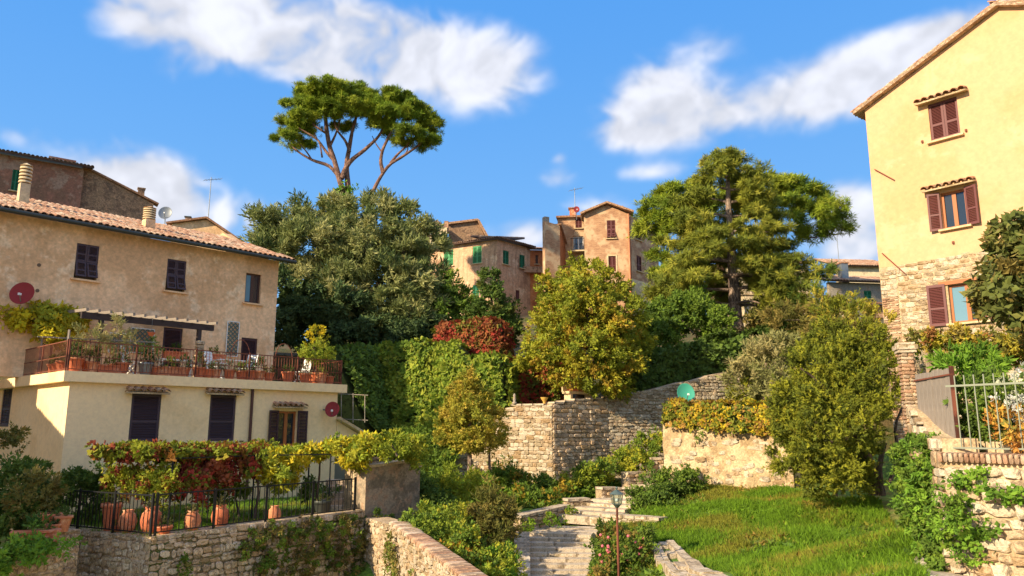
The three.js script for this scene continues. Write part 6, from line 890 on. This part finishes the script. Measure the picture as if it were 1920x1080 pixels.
{ // the big yew
  const d = 19.5, base = P(1640, 928, d), K = (x, y, dd = d) => P(x, y, dd);
  plant('yew_tree', 'huge bushy yew standing on the grass before the garden gate', 'tree', base, [[1580, 600, 30, 34, 20.4], [1560, 640, 44, 34, 20.2], [1610, 640, 40, 34, 20], [1530, 690, 44, 40, 19.8], [1590, 695, 52, 44, 19.2], [1640, 685, 36, 40, 19.6], [1500, 745, 42, 44, 19.8], [1560, 755, 56, 46, 18.7], [1625, 745, 48, 46, 19], [1665, 735, 24, 36, 19.6], [1490, 805, 36, 40, 19.8], [1545, 815, 52, 44, 18.6], [1605, 805, 50, 44, 18.5], [1520, 865, 42, 36, 19.4], [1575, 870, 46, 36, 18.8], [1620, 860, 30, 34, 19], [1545, 905, 36, 16, 19.2], [1600, 900, 30, 16, 18.9], [1560, 700, 70, 90, 21.4], [1560, 820, 70, 80, 21.4], [1640, 640, 26, 30, 20], [1475, 770, 30, 44, 20], [1478, 850, 30, 40, 19.8]].map((a) => B(...a)), { pal: PAL.yew, geo: G.frond, dens: 100, size: .22, clump: .27, up: .5, seed: 121, fill: .12, mat: M.needle }, [[[base, K(1635, 880), K(1600, 800), K(1580, 700)], .16, .06], [[K(1655, 928, 19.3), K(1648, 880, 19.2), K(1660, 830, 19.2)], .1, .05], [[K(1668, 905, 19), K(1684, 850, 19), K(1678, 800, 19), K(1692, 765, 19)], .05, .03], [[K(1635, 880), K(1560, 820), K(1520, 780)], .08, .03], [[K(1600, 800), K(1540, 720), K(1500, 690)], .06, .02]]);
  // wispy golden leaders at the top
  plant('leader_shoots', 'ragged golden top shoots of a juniper behind the yew', 'bush', P(1545, 640, 22).setY(groundY(9, -22)), [[1535, 575, 10, 22, 22], [1600, 570, 12, 20, 22], [1560, 600, 20, 16, 22], [1650, 600, 16, 24, 22], [1620, 590, 16, 18, 22]].map((a) => B(...a)), { pal: PAL.ochre, geo: G.frond, dens: 50, size: .24, clump: .24, up: 1, seed: 122, mat: M.needle, part: 'leaves' }, [[[P(1545, 640, 22).setY(groundY(9, -22)), P(1550, 620, 22), P(1560, 590, 22)], .06, .02, M.bark, 'stem']]);
}
// ---------------------------------------------------------------- right-hand garden wall, fence, gate pillar
const rA = P(1768, 850, 12.1).setY(0), rB = V(8.6, 0, -9.2), rTop = P(1768, 848, 12.1).y;
{
  const f = frameTo(rA, rB), L = rA.distanceTo(rB) + 1.5;
  const w = stoneWall('terrace_wall', 'big rough sunlit stone wall under the iron railings', f, L, EYE - 3.6, () => rTop - .16, { mats: M.stonePale, course: [.12, .24], width: [.18, .46], proud: .07, joint: .02, geos: RUBBLE, jitter: .04, seed: 131, parts: 200, mortar: M.mortarLight, thick: .6 });
  const R = rngOf(132); for (let x = .0; x < L; x += .078) { const m = part('coping_brick', BRICKS[Math.floor(R() * 2)], M.brick[Math.floor(R() * 4)], w, V(x, rTop - .075, -.33)); m.scale.set(.070, .15 + R() * .012, .42 + R() * .02); }
  part('wall_return', boxGeo(.6, 3.4, 1.6), M.mortarLight, w, V(.3, EYE - 1.9, -1.42));
  railing('railing_fence', 'pale weathered iron railings standing on the brick-capped wall', toWorld(f, .1, rTop + .0, -.1), toWorld(f, L, rTop, -.1), 1.02, .145, M.ironPale, { posts: 0, bar: .015, tall: .16 });
  // ivy on it
  const iv = thing('wall_ivy', 'bushy ivy clumps clinging to the rough stone wall', 'ivy', toWorld(f, 0, EYE - 2, .1)); for (const [px, py, rx, ry] of [[1832, 1030, 34, 40], [1850, 990, 16, 18], [1885, 925, 24, 16], [1908, 928, 18, 12], [1825, 905, 10, 20], [1840, 885, 10, 10], [1805, 945, 12, 12], [1790, 900, 12, 12]]) { const q = onFace(f, px, py, .1); foliage(iv, 'leaves', [{ c: toWorld(f, q.x, q.y, .12), r: [rx * 11.3 / F, ry * 11.3 / F, .1] }], { pal: PAL.lushgreen, geo: G.ivy, dens: 150, size: .11, clump: .12, seed: px, fill: .3, up: 0 }); }
  // lower wall end mostly hidden by ivy, going back to the pillar
  const pA = P(1712, 800, 14.6).setY(0), f2 = frameTo(pA, rA), L2 = rA.distanceTo(pA), t2 = (x) => EYE + lerp(.42, -.15, sstep(.0, .8, x / L2));
  stoneWall('broken_wall', 'broken end of the garden wall half buried in ivy', f2, L2, EYE - 3.2, t2, { mats: M.stonePale, course: [.14, .26], width: [.2, .5], proud: .08, seed: 133, parts: 120, mortar: M.mortarLight, thick: .5 });
  const iv2 = thing('wall_ivy', 'thick curtain of ivy hanging over the broken wall end', 'ivy', toWorld(f2, 0, EYE - 2.5, .1)); foliage(iv2, 'leaves', [[1700, 870, 24, 40], [1735, 850, 30, 34], [1715, 930, 30, 50], [1745, 930, 30, 56], [1755, 1000, 26, 50], [1720, 1000, 26, 46], [1768, 1050, 22, 40], [1740, 890, 30, 40], [1775, 960, 16, 40], [1735, 1060, 20, 30]].map(([px, py, rx, ry]) => { const q = onFace(f2, px, py, .1); return { c: toWorld(f2, q.x, q.y, .12), r: [rx * 15 / F, ry * 14 / F, .26] }; }), { pal: [...PAL.lushgreen, ...PAL.green], geo: G.weed, dens: 210, size: .13, clump: .14, seed: 134, fill: .3, up: .1 });
  // pillar
  const pp = P(1707, 760, 14.9), pil = thing('brick_pillar', 'brick gate pillar with a worn stone cap', 'pillar', pp.clone().setY(EYE - .4), -.25), pt = P(1707, 662, 14.9).y - pil.position.y;
  part('pillar_core', boxGeo(.21, pt, .21), M.mortarLight, pil, V(0, pt / 2, -.0)); for (let k = 0; k < 4; k++) { const s = new THREE.Group(); s.name = 'brick_face'; s.rotation.y = k * Math.PI / 2; pil.add(s); layStones(s, { x0: -.12, x1: .12, y0: 0, top: () => pt, course: [.068, .074], width: [.12, .25], mats: M.brick, proud: .028, seed: 140 + k, geos: BRICKS, name: 'brick', parts: 90, z: .104 }); }
  part('cap', new MB().box(.33, .06, .33, 0, pt + .03, 0).box(.38, .09, .38, 0, pt + .105, 0).box(.3, .04, .3, 0, pt + .18, 0).geo(), M.step[2], pil);
  // wooden door leaf of planks
  const dA = P(1716, 700, 14.2), dB = P(1783, 700, 12.5), df = frameTo(dA.clone().setY(0), dB), dl = Math.hypot(dB.x - dA.x, dB.z - dA.z), gt = thing('plank_gate', 'weathered grey plank gate between the pillar and railings', 'gate', toWorld(df, 0, EYE - .1, 0), df.r), gh = dA.y - EYE + .12; const R5 = rngOf(6);
  for (let i = 0; i < 8; i++) part('plank', boxGeo(dl / 8 - .008, gh + (R5() - .5) * .05, .03), M.wood, gt, V((i + .5) * dl / 8, gh / 2 - .05, (R5() - .5) * .012)); part('rail', boxGeo(dl, .025, .02), M.rust, gt, V(dl / 2, gh - .16, .032)); part('rail', boxGeo(dl, .07, .03), M.wood, gt, V(dl / 2, .2, -.035)); part('gate_post', boxGeo(.06, gh + .15, .06), M.rust, gt, V(dl + .035, gh / 2 - .1, 0));
  // vine pergola behind
  const vg = thing('vine_pergola', 'concrete post pergola behind the plank gate', 'pergola', P(1745, 700, 16.5).setY(EYE - .5)); part('post', boxGeo(.12, 2.35, .12), M.concrete, vg, V(0, 1.17, 0)); part('post', boxGeo(.12, 2.35, .12), M.concrete, vg, V(2.6, 1.17, 1.6)); part('beam', barGeo(V(-.2, 2.4, 0), V(4.2, 2.4, 2.5), .09, .09), M.concrete, vg); part('beam', barGeo(V(.5, 2.4, -1.4), V(4.9, 2.4, 1.1), .09, .09), M.concrete, vg);
  const vb = P(1745, 700, 16.4).setY(EYE - .5); plant('vine', 'brownish autumn vine along the pergola below the stone storey', 'vine', vb, [[1740, 640, 30, 12, 16.6], [1785, 642, 34, 14, 16.2], [1830, 645, 34, 14, 15.8], [1880, 645, 40, 18, 15.4], [1920, 655, 34, 20, 15], [1860, 665, 30, 12, 15.4], [1960, 650, 50, 22, 14.6]].map((a) => B(...a, .5)), { pal: [...PAL.ochre, ...PAL.moss, [.16, .08, .03]], dens: 80, size: .19, clump: .22, seed: 151, fill: .3 }, [[[vb, vb.clone().add(V(.1, 1.2, .1)), P(1760, 645, 16.4)], .05, .02]]);
  const inside = (label, blobs, o) => { const b = P(blobs[0][0], blobs[0][1], blobs[0][4]).setY(EYE - .4); plant('shrub', label, 'bush', b, blobs.map((a) => B(...a)), { part: 'leaves', dens: 70, size: .2, clump: .22, fill: .25, ...o }, [[[b, P(blobs[0][0], blobs[0][1], blobs[0][4])], .03, .015, M.twig, 'stem']]); };
  inside('bright green shrub rising behind the plank gate', [[1800, 675, 30, 22, 14.6], [1835, 672, 26, 20, 14.2], [1770, 685, 18, 14, 14.8], [1815, 700, 36, 24, 14], [1860, 690, 22, 20, 13.6]], { pal: PAL.lushgreen, geo: G.slim, seed: 152 });
  inside('dark green foliage behind the iron railings', [[1830, 760, 34, 50, 12.6], [1870, 770, 30, 50, 12.2], [1815, 800, 24, 34, 12.8], [1850, 810, 40, 30, 12.3], [1905, 730, 20, 34, 12]], { pal: [...PAL.deep, ...PAL.green], seed: 153 });
  inside('white flowering shrub behind the iron railings', [[1905, 760, 16, 50, 11.6], [1885, 720, 12, 20, 11.8], [1912, 700, 10, 12, 11.5]], { pal: [[.62, .6, .55], [.5, .5, .44], [.08, .13, .02]], seed: 154, dens: 45, size: .14 });
  inside('orange and brown dry plant behind the railings', [[1890, 800, 22, 24, 11.6], [1915, 810, 20, 22, 11.3]], { pal: [[.42, .2, .05], [.3, .16, .05], [.12, .12, .03]], seed: 155 });
  // fig at the right edge
  const fb = V(10.9, EYE - .6, -13.4); plant('fig_tree', 'leafy tree reaching in before the stone storey window', 'tree', fb, [[1875, 440, 18, 14, 13.2], [1905, 430, 26, 22, 13], [1895, 480, 36, 26, 13], [1860, 510, 28, 22, 13.2], [1850, 550, 26, 24, 13.2], [1890, 540, 40, 34, 12.8], [1870, 580, 32, 22, 13], [1910, 590, 34, 24, 12.8], [1935, 520, 40, 60, 13], [1960, 450, 50, 50, 13.2], [1980, 580, 60, 60, 13.2], [1875, 470, 18, 14, 13.4]].map((a) => B(...a)), { pal: [[.075, .095, .028], [.055, .075, .022], [.10, .11, .035], [.14, .12, .04]], geo: G.big, dens: 60, size: .21, clump: .2, seed: 156, up: .2, fill: .2 }, [[[fb, V(10.7, EYE + 1, -13.2), P(1945, 560, 13.1), P(1935, 480, 13.1)], .09, .03], [[P(1945, 560, 13.1), P(1890, 570, 13), P(1850, 550, 13)], .035, .012], [[P(1940, 510, 13.1), P(1890, 470, 13.1), P(1865, 440, 13.2)], .03, .01]]);
}
// ---------------------------------------------------------------- lamp post
{
  const p = P(1160, 1080, 17.2), base = V(p.x, groundY(p.x, p.z), p.z), t = thing('street_lamp', 'slim rusty lamp post with a green lantern by the stairway', 'street lamp', base), k = 17.2 / F, yT = P(1160, 952, 17.2).y - base.y;
  part('post', new THREE.CylinderGeometry(.024, .034, yT, 10), M.rust, t, V(0, yT / 2, 0)); part('post_base', new THREE.CylinderGeometry(.07, .09, .5, 10), M.rust, t, V(0, .25, 0)); part('lantern_foot', new THREE.CylinderGeometry(.10, .035, .07, 6), M.lampGreen, t, V(0, yT + .035, 0)); part('lantern_glass', new THREE.CylinderGeometry(.135, .095, .22, 6, 1, true), M.glassClear, t, V(0, yT + .18, 0)); part('lantern_roof', new THREE.ConeGeometry(.175, .11, 6), M.lampGreen, t, V(0, yT + .345, 0)); part('finial', new THREE.SphereGeometry(.028, 8, 6), M.lampGreen, t, V(0, yT + .42, 0)); part('bulb', new THREE.SphereGeometry(.04, 10, 8), M.white, t, V(0, yT + .16, 0)); for (let i = 0; i < 6; i++) { const a = i / 6 * 6.283 + .52; part('lantern_bar', barGeo(V(Math.sin(a) * .098, yT + .07, Math.cos(a) * .098), V(Math.sin(a) * .138, yT + .29, Math.cos(a) * .138), .014), M.lampGreen, t); }
}
// ---------------------------------------------------------------- bastion ornaments
{
  const y = EYE + .98; const u = thing('stone_urn', 'small yellow urn planter on the bastion corner', 'urn', V(1.28, y, -30.35)); part('urn', lathe([[.06, 0], [.05, .06], [.12, .16], [.16, .24], [.13, .24], [.001, .2]], 14), mat(0xc9a04a), u); const s = thing('statuette', 'small grey stone statuette on the bastion wall top', 'statue', V(.1, y, -30.75)); part('figure', lathe([[.09, 0], [.1, .06], [.05, .09], [.07, .18], [.05, .27], [.06, .33], [.03, .4], [.001, .41]], 10), M.greystucco, s);
  const b = thing('stone_bench', 'pale stone bench with cushions on the bastion', 'bench', V(2.75, EYE + 1.2, -31.6), .72); part('seat', boxGeo(1.5, .1, .4), M.palestucco, b, V(0, .25, 0)); part('bench_back', boxGeo(1.5, .3, .08), M.palestucco, b, V(0, .42, -.2)); for (const x of [-.6, .6]) part('leg', boxGeo(.12, .5, .36), M.palestucco, b, V(x, -.05, 0)); for (const x of [-.35, .1]) part('cushion', boxGeo(.34, .1, .3), M.terracotta, b, V(x, .36, .02));
  const tp = P(703, 815, 21.2); const bx = thing('flower_pot', 'pale square terracotta planter on the end wall top', 'flower pot', toWorld(frameTo(P(684, 960, 21.6).setY(0), P(786, 960, 22.9)), .2, P(740, 876, 22.2).y + .345, -.75)); part('planter', new MB().box(.42, .26, .42, 0, .13, 0).box(.47, .05, .47, 0, .27, 0).geo(), M.terracottaPale, bx);
  const wf = thing('white_trellis', 'white wooden frame against the hillside beside the annex', 'trellis', P(660, 770, 28.5).setY(hillY(-6, -37) - 3.2)); const o = wf.position; for (const x of [640, 662, 684]) part('post', barGeo(P(x, 790, 28.5).sub(o).setY(0), P(x, 735 + (x - 640) * .1, 28.5).sub(o), .025), M.greystucco, wf); for (const y of [738, 785]) part('rail', barGeo(P(634, y, 28.5).sub(o), P(690, y + 3, 28.5).sub(o), .025), M.greystucco, wf);
}
// ---------------------------------------------------------------- weeds and grass
{
  const f2 = frameTo(gB.clone().setY(0), gC), L2 = gC.distanceTo(gB), wd = thing('wall_weeds', 'tangle of weeds and moss growing over the mossy garden wall', 'weeds', toWorld(f2, L2 / 2, GY - 1.5, .1));
  foliage(wd, 'leaves', [[470, 1012, 22, 20], [510, 1000, 26, 22], [548, 1020, 28, 34], [575, 985, 26, 16], [600, 1010, 30, 30], [640, 990, 30, 24], [672, 1010, 26, 34], [705, 990, 24, 28], [690, 1045, 26, 32], [625, 1045, 30, 24], [570, 1055, 26, 20], [490, 1052, 26, 22], [525, 1070, 24, 16], [342, 1062, 14, 16], [730, 1010, 12, 34], [655, 1072, 34, 14], [450, 1030, 12, 12]].map(([px, py, rx, ry]) => { const q = onFace(f2, px, py, .06), k = toWorld(f2, q.x, 0, 0).z / -F; return { c: toWorld(f2, q.x, q.y, .1), r: [rx * k, ry * k, .14] }; }), { pal: [...PAL.moss, ...PAL.green, [.10, .075, .035]], geo: G.weed, dens: 130, size: .13, clump: .14, seed: 161, fill: .3, up: -.1 });
  const f3 = frameTo(gD.clone().setY(0), gE), L3 = gE.distanceTo(gD), w3 = thing('wall_weeds', 'sparse weeds rooted in the sunlit ramp wall', 'weeds', toWorld(f3, L3 / 2, GY - 1, .1)); leafSheet(w3, 'leaves', [toWorld(f3, 0, GY - .15, .05), toWorld(f3, L3, GY - .4, .05), toWorld(f3, L3, GY - 2, .05), toWorld(f3, 0, GY - 2, .05)], { pal: [...PAL.moss, ...PAL.green], geo: G.weed, dens: 190, size: .13, cover: .42, bulge: .2, seed: 162, freq: 1.3 });
  const fh = frameTo(hA, hB), hw = thing('wall_weeds', 'small weeds in the joints of the limewashed wall', 'weeds', toWorld(fh, 2, EYE - 1.5, .2)); leafSheet(hw, 'leaves', [toWorld(fh, .2, EYE, .1), toWorld(fh, 4.6, EYE - .3, .1), toWorld(fh, 4.6, EYE - 1.7, .16), toWorld(fh, .2, EYE - 1.7, .16)], { pal: PAL.green, geo: G.weed, dens: 90, size: .12, cover: .33, bulge: .1, seed: 163, freq: 2 });
  const R = rngOf(999), blades = (name, label, n, at, size, pal, geo = G.grass) => { const list = []; for (let i = 0; i < n; i++) { const p = at(); if (!p) continue; const c = pal[Math.floor(clamp(vnoise(p.x * .9, 2, p.z * .9) * 1.5 - .25 + (R() - .5) * .5, 0, .999) * pal.length)], j = .8 + R() * .4; const nn = rdir(R).multiplyScalar(.35); nn.y += 1; list.push({ p, n: nn.normalize(), s: size * (.5 + R()), a: R() * 6.28, col: [c[0] * j, c[1] * j, c[2] * j] }); } const g = new THREE.Group(); g.name = name; g.userData = { kind: 'stuff', label }; scene.add(g); putSprigs(g, 'grass_blades', list, geo, M.leaf); };
  const inPoly = (poly, x, y) => { let c = false; for (let i = 0, j = poly.length - 1; i < poly.length; j = i++) { const [a, b] = poly[i], [d, e] = poly[j]; if ((b > y) !== (e > y) && x < (d - a) * (y - b) / (e - b) + a) c = !c; } return c; };
  const lawn = [[1125, 975, 21.3], [1200, 950, 24], [1310, 905, 26.8], [1470, 912, 25], [1640, 928, 20], [1700, 930, 16], [1712, 1000, 13.4], [1740, 1090, 11.2], [1700, 1200, 9.5], [1400, 1200, 11], [1330, 1080, 15.6], [1265, 1022, 18.6]].map((a) => { const p = P(...a); return [p.x, p.z]; });
  const pathPts = span(0, 1, 24).map((t) => { const a = PATHS[0].getPoint(t), b = PATHS[1].getPoint(t); return [(a.x + b.x) / 2, (a.z + b.z) / 2, a.distanceTo(b) / 2]; }), nearPath = (x, z) => pathPts.some(([a, b, r]) => { const d = Math.hypot(x - a, z - b); return d < r + .02 && d > r * .22; });
  const xs = lawn.map((p) => p[0]), zs = lawn.map((p) => p[1]), x0 = Math.min(...xs), x1 = Math.max(...xs), z0 = Math.min(...zs), z1 = Math.max(...zs);
  blades('grass', 'long green grass on the slope beside the stairway', 76000, () => { const x = lerp(x0, x1, R()), z = lerp(z0, z1, R()); if (!inPoly(lawn, x, z)) return null; if (fbm3(x * .9, 5, z * .9, 3) > .62 && R() < .8) return null; if (nearPath(x, z)) return null; return V(x, groundY(x, z) - .01, z); }, .155, PAL.grass);
  blades('lawn_weeds', 'broad-leaved weeds and fallen leaves scattered in the grass', 5200, () => { const x = lerp(x0, x1, R()), z = lerp(z0, z1, R()); if (!inPoly(lawn, x, z) || fbm3(x * .7 + 40, 5, z * .7, 3) < .5 || nearPath(x, z)) return null; return V(x, groundY(x, z), z); }, .15, [...PAL.grass, ...PAL.green, [.16, .12, .03]], G.weed);
  blades('wild_grass', 'rough grass and weeds on the banks of the stairway', 14000, () => { const x = lerp(-2.4, 5.5, R()), z = lerp(-29.5, -16, R()); if (inPoly(lawn, x, z) || nearPath(x, z)) return null; if (x > -.1 && x < 2.5 && z > -25.2) return null; if (x > 2 && x < 4.6 && z < -23.5 && z > -28.6 && Math.abs(x - lerp(2.2, 4.9, (-23.5 - z) / 5)) < 1) return null; if (x < -.6 && z > -20.7 + 0) return null; return V(x, groundY(x, z) - .01, z); }, .24, [...PAL.grass, ...PAL.green], G.weed);
  const gp = [[gA.x, gA.z], [gB.x, gB.z], [gC.x, gC.z], [-4.4, -25.5], [-6, -28.5], [-12.6, -21.6]]; blades('lawn', 'short lawn of the raised garden', 9000, () => { const x = lerp(-13, -3.5, R()), z = lerp(-29, -17, R()); return inPoly(gp, x, z) ? V(x, GY - .02, z) : null; }, .13, PAL.grass);
}
console.log('sprigs', nSprigs);
scene.traverse((o) => { if (o.isMesh) { o.castShadow = true; o.receiveShadow = true; } });
renderer.render(scene, camera);
